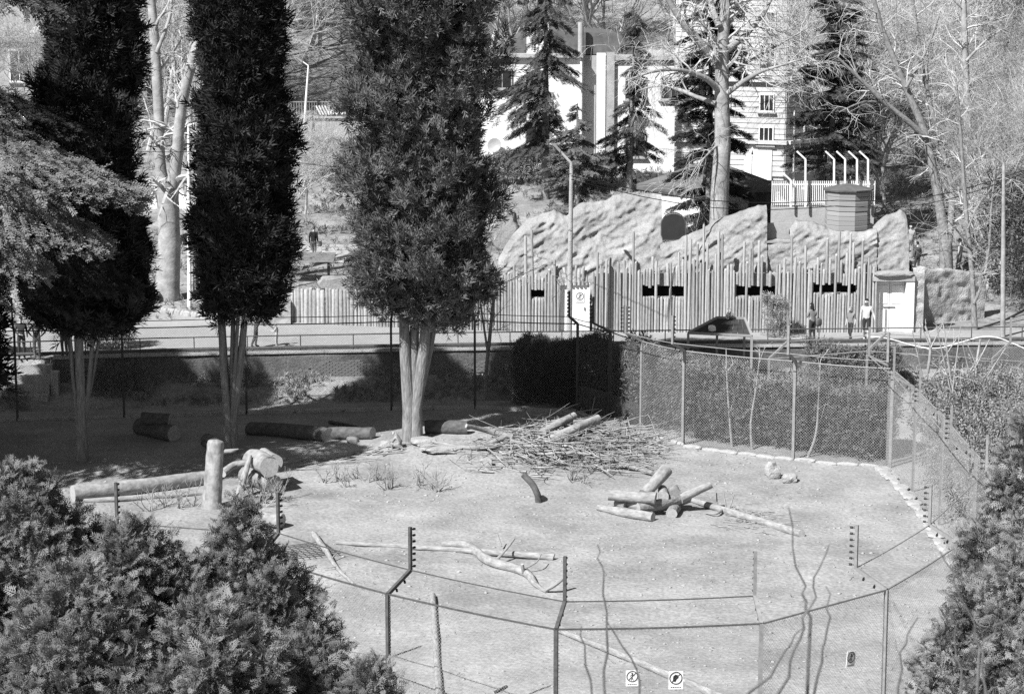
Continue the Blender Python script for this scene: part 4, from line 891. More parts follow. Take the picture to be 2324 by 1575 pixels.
for i, (px, Y) in enumerate(spots):
    T = protos[i] if i < 4 else copy_tree(protos[random.choice((0, 1, 1, 2, 3))])
    if 1660 < px < 1850 and Y < 140: px += 190
    X = (px - 1162) / FPX * Y; T.location = (X, Y, gz(X, Y) - .1); s = random.uniform(.75, 1.25) * (1.15 if Y > 140 else .85)
    if px > 2150 and Y < 115: s *= .75
    T['label'] = LT if 1000 < px < 1790 else 'bare twiggy tree in the thicket behind the terrace wall and left cypresses' if px < 1000 else 'slight bare tree behind the rubble wall at the right edge' if Y < 115 and px > 2150 else 'bare twiggy tree in the dense thicket on the right hillside'
    T['group'] = THK + (' above the white building' if 1000 < px < 1790 else ' behind the cypresses' if px < 1000 else ' at the right edge' if Y < 115 and px > 2150 else ' on the right')
    if i >= len(spots) - 3: s = .5
    T.rotation_euler = (random.uniform(-.08, .08), random.uniform(-.08, .08), random.uniform(0, 6.28)); T.scale = (s * 1.1, s * 1.1, s)
# ---------------------------------------------------------------- trees drawn limb by limb
TW = dict(n=[1, 5, 5, 3], up=[.03, .0, -.05], wig=.16, rmin=.008, lo=.15, ang=(25, 65), len=(.5, .75))
def limb_tree(name, label, limbs, m, twig, dens, tl, seed, group=None, base_z=None, sp=TW, tm=None, jy=1.2):
    random.seed(seed); f = limbs[0]; p0 = atY(f[0][0][0], f[0][0][1], f[1]); p0.z = gz(p0.x, p0.y) if base_z is None else base_z
    T = thing(name, label, 'tree', tuple(p0), 0, group); tw = MB()
    for li, (pl, Y, ws, dy) in enumerate(limbs):
        n = len(pl); pts = [atY(x, y, Y + dy * i / max(1, n - 1)) for i, (x, y) in enumerate(pl)]
        if li == 0 and base_z is None: pts[0].z = p0.z - .2
        k = (Y / FPX) / 2; rad = [w * k for w in ws]
        # smooth
        P2 = []; R2 = []
        for i in range(n - 1):
            for t in (0, .33, .66):
                a = pts[max(i - 1, 0)]; b = pts[i]; c = pts[i + 1]; d = pts[min(i + 2, n - 1)]
                P2.append(.5 * ((2 * b) + (c - a) * t + (2 * a - 5 * b + 4 * c - d) * t * t + (3 * b - a - 3 * c + d) * t ** 3)); R2.append(rad[i] + (rad[i + 1] - rad[i]) * t)
        P2.append(pts[-1]); R2.append(rad[-1])
        MB().tube([p - T.location for p in P2], R2, 10 if li == 0 else 7, True, 0, None, .03).build('trunk' if li == 0 else 'limb', m, T, True)
        if twig:
            L = sum((P2[i + 1] - P2[i]).length for i in range(len(P2) - 1))
            for q in range(int(L * dens)):
                t = random.uniform(.15 if li else .55, 1) * (len(P2) - 1); i = min(int(t), len(P2) - 2); p = P2[i].lerp(P2[i + 1], t - i); ax = (P2[i + 1] - P2[i]).normalized(); o_ = ax.orthogonal().normalized(); o_.rotate(Quaternion(ax, random.uniform(0, 6.283)))
                a = R(random.uniform(25, 75)); grow(tw, p - T.location, ax * math.cos(a) + o_ * math.sin(a), random.uniform(*tl), max(.012, R2[i] * .35), 1, sp, (4, 4, 3, 3))
    if twig: tw.build('twigs', tm or m, T)['kind'] = 'stuff'
    return T
DROOP = dict(n=[1, 5, 5, 3], up=[.05, -.03, -.14, -.2], wig=.2, rmin=.009, lo=.15, ang=(25, 70), len=(.5, .8))
limb_tree('plane_tree', 'big pale plane tree with spreading limbs before the kiosk', [
    ([(1630, 505), (1634, 420), (1640, 320), (1638, 215), (1640, 110), (1646, 20), (1650, -90)], 107., [46, 42, 37, 34, 29, 24, 18], .5),
    ([(1628, 205), (1605, 180), (1569, 166), (1530, 158), (1475, 165), (1420, 185)], 107., [15, 13, 11, 9, 6, 3], -2.5),
    ([(1624, 235), (1582, 221), (1545, 206), (1500, 195), (1450, 205)], 107., [12, 10, 9, 6, 3], 1.5),
    ([(1626, 140), (1600, 110), (1570, 76), (1535, 30), (1500, -30)], 107., [20, 19, 18, 15, 12], -1.),
    ([(1632, 60), (1615, 15), (1600, -50)], 107., [16, 14, 10], 1.), ([(1628, 330), (1612, 345), (1580, 380), (1560, 420)], 107., [7, 5, 3, 1.5], -2.),
    ([(1652, 212), (1690, 184), (1730, 162), (1770, 150), (1840, 128)], 107., [13, 11, 8, 5, 2], -1.5),
    ([(1652, 112), (1690, 82), (1715, 55), (1740, 20), (1765, -40)], 107., [16, 13, 11, 9, 7], 1.5),
    ([(1650, 175), (1700, 140), (1780, 95), (1840, 60)], 107., [9, 7, 5, 3], 2.5)], M_plane, True, 2.0, (1.2, 2.8), 31, 'plane trees', None, DROOP, M_twig)
limb_tree('plane_tree', 'twin-stemmed plane tree between the first two cypresses', [
    ([(378, 655), (384, 560), (382, 480), (378, 415)], 99., [60, 52, 50, 56], .2),
    ([(370, 425), (362, 360), (360, 260), (354, 150), (348, 60), (340, -40)], 99., [30, 26, 25, 24, 22, 18], .3),
    ([(390, 425), (402, 350), (408, 270), (425, 180), (446, 110), (462, 50), (475, -30)], 99., [32, 28, 25, 23, 26, 20, 14], -.4),
    ([(355, 120), (385, 40), (390, -30)], 99., [10, 8, 6], .8), ([(408, 260), (440, 230), (480, 240)], 99., [6, 4, 2], -1.)], M_plane, True, 1.2, (1., 2.6), 32, 'plane trees', None, DROOP, M_twig)
limb_tree('leaning_tree', 'forked grey tree with a pale leaning limb behind the rubble wall', [
    ([(2148, 622), (2146, 560), (2138, 500), (2120, 400), (2098, 300), (2056, 200), (2000, 60), (1975, -40)], 104., [34, 30, 24, 20, 18, 15, 11, 8], .5),
    ([(2150, 560), (2158, 500), (2160, 420), (2130, 310), (2096, 165), (2070, -10)], 104., [22, 18, 14, 12, 10, 8], 1.),
    ([(2098, 310), (2060, 275), (2010, 235), (1950, 178), (1900, 130)], 104., [14, 13, 12, 9, 5], -1.),
    ([(2010, 235), (1960, 232), (1905, 255)], 104., [6, 5, 3], -1.5), ([(2056, 200), (2100, 120), (2130, 40)], 104., [8, 6, 4], 1.)], M_bark, True, 1.3, (1., 2.4), 33, 'bare trees by the rubble wall', None, TW, M_twig)
limb_tree('slim_tree', 'slim mottled tree rising before the rubble wall', [
    ([(2212, 778), (2210, 700), (2206, 620), (2196, 520), (2188, 420), (2180, 300), (2170, 180)], 93.5, [15, 13, 12, 11, 9, 7, 4], .5),
    ([(2210, 690), (2230, 640), (2245, 560), (2250, 470), (2262, 360)], 93.5, [8, 7, 6, 5, 3], .5), ([(2200, 560), (2170, 520), (2140, 490)], 93.5, [5, 4, 2], -.5), ([(2196, 520), (2230, 450), (2280, 400)], 93.5, [5, 4, 2], .8)], M_bark, True, 1.2, (.8, 1.8), 34, 'bare trees by the rubble wall', None, TW, M_twig)
limb_tree('tall_bare_tree', 'tall pale-stemmed bare tree near the top right corner', [
    ([(2205, 470), (2202, 380), (2196, 250), (2190, 100), (2186, -40)], 112., [17, 16, 15, 14, 12], .5), ([(2196, 250), (2160, 200), (2130, 190), (2090, 195)], 112., [6, 5, 4, 2], .5), ([(2192, 140), (2240, 90), (2290, 60)], 112., [7, 5, 3], 1.), ([(2200, 330), (2250, 260), (2300, 230)], 112., [6, 5, 3], -1.)], M_plane, True, 1.5, (1., 2.4), 35, 'bare trees by the rubble wall', None, TW, M_twig)
limb_tree('young_tree', 'young bare tree with spreading twigs at the fence below the middle palisade', [
    ([(1104, 922), (1103, 850), (1110, 780), (1118, 700), (1126, 650)], 86.6, [8, 9, 9, 8, 6], .2), ([(1107, 800), (1098, 740), (1090, 690)], 86.6, [6, 5, 4], .2), ([(1126, 650), (1180, 625), (1240, 600)], 86.6, [4, 3, 1.5], .5), ([(1126, 650), (1110, 600), (1120, 540)], 86.6, [4, 3, 1.5], -.3), ([(1126, 650), (1080, 620), (1070, 600)], 86.6, [3, 2, 1], .3)], M_bark, True, 2.0, (.5, 1.3), 36, None, None, TW, M_twigd)
for i, (pl, Y, lab) in enumerate((([(1662, 1020), (1655, 940), (1650, 860), (1648, 790)], 77.95, 'first thin pale sapling inside the hedge behind the diamond mesh'), ([(1708, 1030), (1704, 960), (1716, 880), (1725, 800)], 77.5, 'second thin pale sapling with a broken top behind the diamond mesh'), ([(1832, 1040), (1852, 985), (1858, 900), (1862, 820)], 76.4, 'kinked pale sapling behind the diamond mesh near the third post'))):
    limb_tree('sapling', lab, [(pl, Y, [7, 6, 4, 2], .1), ([pl[1], (pl[1][0] + 22, pl[1][1] - 70)], Y, [3, 1.5], .3)], M_plane, True, 1.2, (.4, .8), 40 + i, 'saplings along the fence', 0., dict(TW, n=[1, 3, 2]), M_twig)
for i, (pl, Y, lab) in enumerate((([(2160, 1100), (2158, 1000), (2160, 900), (2150, 800), (2140, 730)], 73., 'tall forked sapling outside the side fence'), ([(2218, 980), (2212, 900), (2216, 830), (2225, 770)], 76., 'broom-topped sapling outside the side fence'), ([(2090, 980), (2100, 880), (2112, 790), (2100, 740)], 78., 'slender sapling just outside the far fence corner'))):
    x, y = pl[-2]; limb_tree('sapling', lab, [(pl, Y, [9, 8, 7, 4, 2][:len(pl)], .2), ([pl[1], (pl[1][0] + 70, pl[1][1] - 110)], Y, [5, 2], .3), ([pl[1], (pl[1][0] - 30, pl[1][1] - 130)], Y, [4, 2], -.2), ([pl[2], (x + 30, y - 60)], Y, [4, 2], .2), ([pl[2], (x - 25, y - 60)], Y, [4, 2], 0)], M_plane, True, .9, (.5, 1.), 46 + i, 'saplings along the fence', 0., dict(TW, n=[1, 3, 2]), M_twig)
# bare stems close to the camera
def smooth_pts(p):
    out = []
    for i in range(len(p) - 1):
        for t in (0, .25, .5, .75): out.append(p[i].lerp(p[i + 1], t) + Vector((random.gauss(0, .012), 0, 0)))
    return out + [p[-1]]
def near_stem(name, label, pls, Y, seed, bz=0.):
    random.seed(seed); Y = Y * .75
    T = thing(name, label, 'tree', tuple(atY(pls[0][0][0], 1575, Y) * 1), 0, 'bare stems close to the camera'); T.location.z = bz; b0 = Vector((T.location.x, Y, bz)) - T.location
    for k, (pl) in enumerate(pls):
        pts = smooth_pts([atY(x + random.uniform(-9, 9), y, Y + .05 * k) - T.location for x, y in pl])
        MB().tube([b0, b0.lerp(pts[0], .6) + Vector((.0, .05, 0))] + pts, [.03, .018] + list(np.linspace(.010, .003, len(pts))), 6).build('stem', M_bark, T, True)
near_stem('bare_sapling', 'blurred bare stems crossing the pen between the second and third near posts', [[(1380, 1640), (1372, 1480), (1366, 1300), (1360, 1235)], [(1480, 1640), (1440, 1520), (1370, 1410)], [(1360, 1640), (1330, 1510), (1320, 1420)]], 16., 1, 1.)
near_stem('bare_sapling', 'blurred forked stem leaning across the pen right of the third near post', [[(1735, 1640), (1790, 1500), (1835, 1400), (1860, 1310), (1876, 1235)], [(1850, 1640), (1862, 1500), (1880, 1400), (1876, 1330)], [(1650, 1640), (1760, 1500), (1820, 1420)], [(1835, 1400), (1820, 1330), (1790, 1150)]], 15., 2, 1.)
near_stem('bare_sapling', 'pale blurred stems before the conifers in the lower right corner', [[(2185, 1640), (2180, 1520), (2150, 1380)], [(2235, 1640), (2225, 1480), (2180, 1350), (2130, 1250)], [(2225, 1480), (2260, 1420), (2320, 1370)], [(2040, 1640), (2050, 1480), (2075, 1400)]], 17., 3, 1.)
# ---------------------------------------------------------------- spruces behind
def spruce(label, px, base_py, top_py, Y, rmax, cb, m, seed, droop=.45, nb=60, name='spruce_tree', prof=None, lean=0, size=.42, trunk=.2, dens=1.):
    rng = np.random.default_rng(seed); X = (px - 1162) / FPX * Y; g = gz(X, Y); top = atY(px, top_py, Y).z; T = thing(name, label, 'tree', (X, Y, g), 0, 'conifers before the buildings'); H_ = top - g
    MB().tube([(0, 0, -.2), (lean * .4, 0, H_ * .5), (lean, 0, H_)], [trunk, trunk * .7, .03], 8).build('trunk', M_bark, T, True)
    pos = []; dr = []; sz = []; br = MB()
    for k in range(nb):
        t = cb + (1 - cb) * (k + rng.random()) / nb; z = H_ * t; a = rng.random() * 6.283; r = (np.interp(t, [cb, cb + .08, .7, 1], [rmax * .8, rmax, rmax * .55, .15]) if prof is None else np.interp(t, prof[0], prof[1])) * (.6 + .5 * rng.random()); ca, sa = math.cos(a), math.sin(a)
        n = max(8, int(r * 44 * dens)); s = rng.random(n) ** .8; w = rng.normal(size=n) * .16 * r * (1 - s * .4)
        zz = z + r * (.12 * s - droop * s ** 1.6) - np.abs(w) * .25 - .45 * rng.random(n) ** 2 * droop
        pos.append(np.stack([lean * t + ca * r * s - sa * w, sa * r * s + ca * w, zz], 1)); dr.append(np.stack([ca + 0 * s + rng.normal(size=n) * .4, sa + rng.normal(size=n) * .4, -droop - .5 * rng.random(n)], 1)); sz.append(size * (.6 + .7 * rng.random(n)))
        br.tube([(lean * t, 0, z), (lean * t + ca * r * .5, sa * r * .5, z + r * (.06 - droop * .33)), (lean * t + ca * r * .95, sa * r * .95, z - r * droop * .8)], [.035, .025, .01], 4, False)
    br.build('branches', M_dbark, T); p = np.concatenate(pos); V, F = inst('needle', p, np.concatenate(dr), np.tile([0, 0, 1.], (len(p), 1)) + rng.normal(size=(len(p), 3)) * .5, np.concatenate(sz)); npmesh('needles', V, F, m, T)
spruce('tall ragged spruce with drooping boughs before the white building', 1238, 470, -60, 122., 2.6, .24, M_spruce, 1, .5, 62, prof=([.2, .3, .42, .55, .7, .8, 1], [2.5, 2.6, 2.2, 2.7, 1.6, 1.9, .8]), trunk=.24)
spruce('short pale spruce beside the cranked lamp post', 1310, 480, 235, 116., 2.2, .05, M_pspruce, 2, .2, 60, size=.40)
spruce('dark feathery conifer left of the plane tree', 1428, 425, 20, 124., 2.2, .12, M_spruce, 3, .45, 56, prof=([.1, .2, .35, .6, 1], [1.6, 2.3, 1.9, 1.0, .5]), lean=.3)
spruce('dense dark conifer directly behind the plane tree trunk', 1610, 460, -80, 109.6, 2.6, .08, M_cyp, 4, .35, 110, prof=([.1, .2, .4, .7, 1], [1.8, 2.2, 1.9, 1.8, 1.2]))
spruce('dark pine with double trunk behind the picket fence', 1880, 470, -20, 110.5, 2.6, .3, M_spruce, 5, .2, 120, prof=([.25, .35, .5, .7, 1], [1.6, 2.3, 2.0, 1.8, 1.]), lean=.4)
spruce('loose dark conifer right of the pine behind the picket fence', 1955, 470, 30, 120., 1.9, .25, M_spruce, 6, .25, 50)
for i, (px, Y, w) in enumerate(((1858, 112., 24), (1903, 111.5, 26), (1930, 116., 30))):
    limb_tree('pale_barked_tree', ['thin pale-barked tree at the picket fence', 'forked pale-barked tree before the stacked board hut', 'thick broken pale-barked tree behind the cranked posts'][i], [([(px - 4, 505), (px, 420), (px + 3, 370), (px + 6, 325)], Y, [w, w * .9, w * .7, w * .4], .3), ([(px, 430), (px + 16, 370), (px + 22, 310)], Y, [w * .6, w * .5, w * .3], .3)], M_plane, True, .5, (1, 2), 80 + i, 'pale-barked trees by the picket fence')
# ---------------------------------------------------------------- logs, stumps, brushwood
random.seed(21)
def smooth(pts, k=4):
    n = len(pts); out = []
    for i in range(n - 1):
        a, b, c, d = pts[max(i - 1, 0)], pts[i], pts[i + 1], pts[min(i + 2, n - 1)]
        for t in np.linspace(0, 1, k, endpoint=False): out.append(.5 * ((2 * b) + (c - a) * t + (2 * a - 5 * b + 4 * c - d) * t * t + (3 * b - a - 3 * c + d) * t ** 3))
    return out + [pts[-1]]
LN = [0.]
def log(label, pl, rads, m=None, name='log', cat='log', group=None, branches=(), zs=None, cut=True, wob=.05, n=10):
    m = m or M_log; g = P(*pl[0][:2]); pts = []
    for i, q in enumerate(pl):
        r = rads[min(i, len(rads) - 1)]
        b = P(q[0], q[1]); z = b.z + (r * .8 if zs is None else zs[i])
        p = at(q[0], q[1], z); z = gz(p.x, p.y) + (r * .8 if zs is None else zs[i]); pts.append(at(q[0], q[1], z))
    if len(pts) == 2: mid = pts[0].lerp(pts[1], .5) + Vector((0, 0, random.uniform(-.015, .02))); pts = [pts[0], mid, pts[1]]; rads = [rads[0], (rads[0] + rads[-1]) / 2, rads[-1]]
    if len(rads) < len(pts): rads = list(np.interp(np.linspace(0, 1, len(pts)), np.linspace(0, 1, len(rads)), rads))
    sm = smooth(pts); rr_ = list(np.interp(np.linspace(0, 1, len(sm)), np.linspace(0, 1, len(rads)), rads)); c = pts[0].copy(); c.z -= rads[0]
    T = thing(name, label, cat, tuple(c), 0, group)
    sm = smooth(pts, 10); LN[0] += 1.7
    MB().logtube([p - c for p in sm], rads, 14, .10 if rads[0] < .2 else .08, LN[0]).build('trunk', [m, M_cut], T, True)
    for (bp, r0, r1, bz) in branches:
        bpts = []
        for (x, y), dz in zip(bp, bz): q = P(x, y); bpts.append(at(x, y, q.z + dz) - c)
        MB().tube(smooth(bpts, 3) if len(bpts) > 2 else bpts, list(np.linspace(r0, r1, len(smooth(bpts, 3)) if len(bpts) > 2 else 2)), 7, True, 0, 1, .05).build('side_branch', [m, M_cut], T, True)
    return T
def stump_up(label, px, py, h, r, lean, m, nub=None, name='stump'):
    b = P(px, py); T = thing(name, label, 'stump', tuple(b)); L = Vector(lean)
    pts = [Vector((0, 0, -.15)), L * .35 + Vector((0, 0, h * .35)), L * .7 + Vector((0, 0, h * .75)), L * .9 + Vector((0, 0, h * .93)), L + Vector((0, 0, h))]
    MB().logtube(smooth(pts, 9), list(np.interp(np.linspace(0, 1, 30), [0, .25, .7, .88, .96, 1], [r * 1.25, r, r * 1.02, r * .9, r * .6, r * .2])), 16, .10, 4.4, 0).build('trunk', m, T, True)
    if nub: MB().tube([L * .85 + Vector((0, 0, h * .82)), L * .85 + Vector((.5, -.05, h * .84)), L * .85 + Vector((.75, -.05, h * .87))], [.09, .07, .02], 7).build('side_branch', M_log, T, True)
    return T
stump_up('tall stripped stump with a short side branch standing behind the thujas', 480, 1152, 2.2, .28, (.18, .1, 0), M_log, True)
log('long stripped log lying left of the upright stump', [(165, 1120), (320, 1104), (470, 1084)], [.29, .27, .25], group='big logs near the stump')
log('split slab under the long stripped log', [(190, 1137), (330, 1128), (455, 1120)], [.07, .09, .06], group='big logs near the stump')
log('thick sawn log resting on top of the log heap beside the stump', [(566, 1036), (590, 1046), (612, 1060)], [.30, .33, .34], group='big logs near the stump', zs=[1.05, 1.0, .95])
log('second thick sawn log beside the top log of the heap', [(596, 1034), (622, 1050)], [.27, .28], group='big logs near the stump', zs=[.95, .9])
log('thick bark-covered log under the sawn top log', [(560, 1076), (622, 1100)], [.33, .32], M_bark, group='big logs near the stump')
log('crooked branch propped upright against the log heap', [(568, 1034), (556, 1075), (540, 1128)], [.07, .11, .13], group='big logs near the stump', zs=[1.2, .7, .1])
log('bent branch bridging the stump and the log heap', [(505, 1075), (530, 1056), (562, 1050)], [.13, .12, .1], group='big logs near the stump', zs=[.7, .85, .9])
log('thick short log lying behind the wooden stake', [(540, 1168), (640, 1184)], [.26, .25], group='big logs near the stump')
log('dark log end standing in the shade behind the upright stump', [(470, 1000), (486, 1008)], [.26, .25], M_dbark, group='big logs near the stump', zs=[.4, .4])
log('long thin pole lying across the pen behind the near fence', [(763, 1231), (1000, 1245), (1257, 1264)], [.055, .08, .10])
log('forked fallen branch lying over the long thin pole', [(1003, 1235), (1060, 1238), (1112, 1273), (1188, 1296), (1215, 1325), (1240, 1343)], [.07, .13, .15, .14, .08, .05], branches=[([(1236, 1340), (1262, 1325), (1284, 1307)], .07, .05, (.05, .25, .4)), ([(1125, 1272), (1150, 1245), (1168, 1222)], .05, .025, (.1, .35, .5)), ([(1138, 1240), (1128, 1208)], .03, .015, (.1, .4)), ([(1190, 1290), (1218, 1275), (1228, 1257)], .03, .015, (.15, .25, .4)), ([(1188, 1298), (1185, 1280)], .06, .05, (.15, .4))])
log('peeling branch lying by the mesh panel left of the first post', [(712, 1212), (740, 1250), (765, 1288), (803, 1325)], [.10, .09, .06, .05], branches=[([(752, 1268), (776, 1242)], .025, .01, (.1, .3)), ([(765, 1285), (735, 1290)], .025, .01, (.1, .05))])
log('stray short stick lying below the mesh panel', [(702, 1440), (716, 1460)], [.05, .03])
log('dark crooked post leaning left in the middle of the pen', [(1188, 1077), (1208, 1098), (1219, 1120), (1224, 1143)], [.10, .105, .11, .12], mat('dark_post_bark', .09, .4, 1., .9, .6, 1.6, .1, 5, 0, (7, 4)), 'leaning_post', 'post', None, (), [.86, .6, .3, -.05])  # dark mottled bark over the whole post
log('upright debarked pole lying end-on behind the near fence', [(982, 1350), (988, 1440), (998, 1590)], [.08, .085, .09])
log('thick pale pole running to the bottom edge between the near posts', [(1272, 1432), (1440, 1498), (1660, 1592)], [.07, .095, .11])
log('short dark stick lying at the bottom edge', [(1120, 1572), (1150, 1556)], [.03, .03], M_dbark)
LP = 'logs of the small log pile'
log('weathered log on the left top of the small log pile', [(1384, 1124), (1488, 1130)], [0.177, 0.201], group=LP, zs=[.62, .62])
log('split log leaning upright out of the small log pile', [(1462, 1122), (1512, 1066)], [0.201, 0.212], group=LP, zs=[.65, 1.25])
log('cut log end facing forward on top of the small log pile', [(1504, 1112), (1506, 1126)], [0.165, 0.165], group=LP, zs=[.62, .58])
log('dark-barked cut log at the right top of the small log pile', [(1528, 1112), (1532, 1122)], [0.189, 0.189], M_bark, group=LP, zs=[.64, .6])
log('short round log second from left in the small log pile', [(1398, 1140), (1420, 1146)], [0.142, 0.153], M_bark, group=LP, zs=[.35, .32])
log('short pale round log in the middle of the small log pile', [(1425, 1142), (1455, 1150)], [0.153, 0.153], group=LP, zs=[.35, .3])
log('long slanting log under the top of the small log pile', [(1446, 1152), (1500, 1144), (1560, 1128)], [0.177, 0.177, 0.165], M_bark, group=LP, zs=[.3, .33, .4])
log('grooved half log lying before the small log pile', [(1358, 1152), (1420, 1163), (1482, 1174)], [0.106, 0.165, 0.153], group=LP)
log('short cut log at the lower right of the small log pile', [(1532, 1152), (1524, 1166)], [0.177, 0.177], M_bark, group=LP, zs=[.14, .12])
log('log sticking out to the right of the small log pile', [(1545, 1132), (1612, 1100)], [0.153, 0.13], group=LP, zs=[.45, .85])
log('long straight log with pegs pointing away from the small log pile', [(1562, 1132), (1640, 1156), (1820, 1211)], [.07, .11, .12], branches=[([(1628, 1148), (1626, 1118)], .025, .018, (.1, .5)), ([(1648, 1152), (1642, 1118)], .03, .02, (.1, .55)), ([(1656, 1155), (1666, 1122)], .025, .018, (.1, .55)), ([(1640, 1156), (1625, 1166), (1600, 1164)], .05, .02, (.1, .1, .05))])
BP = 'logs in the brush pile'
bplogs = [('slim log poking out to the left of the brush pile', [(1058, 966), (1110, 978), (1165, 992)], [.07, .1, .12], (.75, .6, .5)),
    ('upper sawn log with pale end atop the brush pile', [(1232, 980), (1304, 943)], [.15, .14], (.7, 1.15)),
    ('thick sawn log with the largest pale end atop the brush pile', [(1250, 998), (1300, 975), (1356, 954)], [.15, .16, .2], (.55, .85, 1.05)),
    ('short log with pale end in the middle of the brush pile', [(1240, 992), (1312, 996)], [.15, .16], (.55, .5)),
    ('half-shaded log right of the middle in the brush pile', [(1300, 984), (1366, 994)], [.16, .17], (.5, .5)),
    ('rough log across the front of the brush pile', [(1160, 1006), (1270, 1030)], [.15, .14], (.4, .25)),
    ('log with bark low in the brush pile', [(1130, 1012), (1215, 1034)], [.12, .12], (.3, .2)),
    ('short thick log at the foot of the brush pile', [(1228, 1036), (1280, 1050)], [.14, .15], (.2, .16)),
    ('dark long branch trailing left from the brush pile', [(965, 998), (1010, 1008), (1070, 1016), (1140, 1012)], [.04, .06, .07, .07], (.25, .12, .12, .3)),
    ('forked log at the left foot of the brush pile', [(1080, 1018), (1118, 1004), (1150, 990)], [.11, .12, .1], (.12, .35, .6)),
    ('thin pale log lying right of the brush pile', [(1365, 1010), (1425, 1004), (1480, 994)], [.06, .07, .05], (.3, .22, .15)),
    ('short dark log right of the brush pile', [(1395, 1020), (1468, 1024)], [.08, .09], (.12, .1)),
    ('grey branch reaching down right of the brush pile', [(1355, 1030), (1410, 1052), (1482, 1074)], [.06, .09, .08], (.4, .2, .1)),
    ('shadowed log behind the pale ends of the brush pile', [(1330, 1004), (1395, 1012)], [.12, .13], (.35, .3)),
    ('pale whip-like branch arching right from the brush pile', [(1380, 1026), (1450, 1012), (1540, 990), (1600, 968)], [.03, .025, .02, .012], (.15, .2, .3, .4))]
for i, (lab, pl, rd, zs) in enumerate(bplogs): log(lab, pl, rd, M_log if i % 3 else M_bark, group=BP, zs=list(zs))
tw = MB(); random.seed(33)
for i in range(1150):
    px = random.gauss(1290, 95); py = random.gauss(1022, 24)
    if not (1010 < px < 1500 and 950 < py < 1092): continue
    q = P(px, py, 3); hz = max(0., .78 - abs(px - 1275) / 330 - abs(py - 1015) / 150); z = q.z + random.uniform(.02, .12 + hz); p = Vector((q.x, q.y, z)); a = random.gauss(-.35, .8) if random.random() < .7 else random.uniform(0, 6.28); L = random.uniform(.5, 2.0)
    d = Vector((math.cos(a), math.sin(a) * .9, random.uniform(-.12, .2))); r = random.choice((.010, .012, .015, .02, .03, .04)); pts = [p]
    for k in range(4): d = (d + Vector((random.gauss(0, .16), random.gauss(0, .16), random.gauss(0, .09)))).normalized(); pts.append(pts[-1] + d * L / 4)
    for v in pts: v.z = max(v.z, gz(v.x, v.y) + .01)
    tw.tube(pts, [r, r * .9, r * .75, r * .6, r * .35], 4, False)
    if random.random() < .5: tw.tube([pts[2], pts[2] + Vector((random.gauss(0, .2), random.gauss(0, .2), random.uniform(.05, .35)))], [r * .6, r * .3], 3, False)
tag(tw.build('brushwood', M_brush), 'tangle of cut brushwood heaped under the logs in the pen', 'brushwood', None, 'stuff')
tw = MB()
for i in range(80):
    q = P(random.gauss(1690, 40), random.gauss(1178, 12), 3); a = random.gauss(-.4, .5); L = random.uniform(.3, .9); p = Vector((q.x, q.y, q.z + .03)); tw.tube([p, p + Vector((math.cos(a) * L * .5, math.sin(a) * L * .5, random.uniform(0, .07))), p + Vector((math.cos(a + .2) * L, math.sin(a + .2) * L, .0))], [.014, .012, .006], 4, False)
for i in range(46):
    t = random.random(); q = P(650 + 240 * t + random.gauss(0, 12), 1062 - 42 * t + random.gauss(0, 5), 3); a = random.gauss(.5, .35); L = random.uniform(.6, 2.); p = Vector((q.x, q.y, q.z + .04)); tw.tube([p, p + Vector((math.cos(a) * L * .5, math.sin(a) * L * .5, random.uniform(0, .12))), p + Vector((math.cos(a + .2) * L, math.sin(a + .2) * L, .02))], [.025, .02, .008], 4, False)
tag(tw.build('brushwood', M_brush), 'loose twigs scattered by the stump and beneath the long straight log', 'brushwood', None, 'stuff')
DK = 'shaded logs at the back of the pen'
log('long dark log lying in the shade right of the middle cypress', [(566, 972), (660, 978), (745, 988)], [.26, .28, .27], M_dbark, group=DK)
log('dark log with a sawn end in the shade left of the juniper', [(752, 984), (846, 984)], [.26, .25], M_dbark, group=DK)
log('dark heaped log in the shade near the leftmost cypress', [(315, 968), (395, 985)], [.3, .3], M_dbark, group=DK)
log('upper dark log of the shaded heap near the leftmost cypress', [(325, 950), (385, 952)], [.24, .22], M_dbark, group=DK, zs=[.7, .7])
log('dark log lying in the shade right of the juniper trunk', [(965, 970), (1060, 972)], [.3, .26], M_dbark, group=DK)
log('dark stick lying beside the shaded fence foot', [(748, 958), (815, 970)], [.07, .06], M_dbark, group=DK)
# stones
def stone(label, px, py, size, seed, m=None, group='stones in the pen', dz=.0, name='stone'):
    b = P(px, py); tag(MB().rock((0, 0, 0), size, 3, seed, .34).build(name, m or M_stone, None, False, b + Vector((0, 0, size[2] * .3 + dz))), label, 'stone', group)
stone('large pale stone standing on the right of the pen', 1752, 1085, (.62, .45, .78), 3); stone('smaller pale stone leaning on the large stone', 1792, 1094, (.6, .45, .4), 4)
stone('grey stone at the edge of the pale mound', 1102, 1056, (.5, .4, .34), 5); stone('flat pale rock slab on the mound before the juniper', 1000, 1022, (1.7, 1.2, .22), 6); stone('pale slab stone between the macaque and the brush pile', 960, 1008, (1.0, .8, .3), 7)
stone('pale stone next to the sitting macaque', 876, 1014, (.5, .35, .3), 8); stone('dark stone in the shaded soil left of the macaque', 800, 1004, (.5, .4, .25), 9, M_bark); stone('small white stone near the upper right fence', 2070, 1095, (.3, .2, .1), 10); stone('small pale stone under the shaded stump', 640, 1045, (.35, .25, .2), 11)
stone('broad flat stone beyond the service path at the right edge', 2290, 905, (2.4, 1.4, .5), 14, M_conc); stone('pale layered stone at the right edge below the flat stone', 2305, 935, (1.6, 1.0, .6), 15, M_conc)
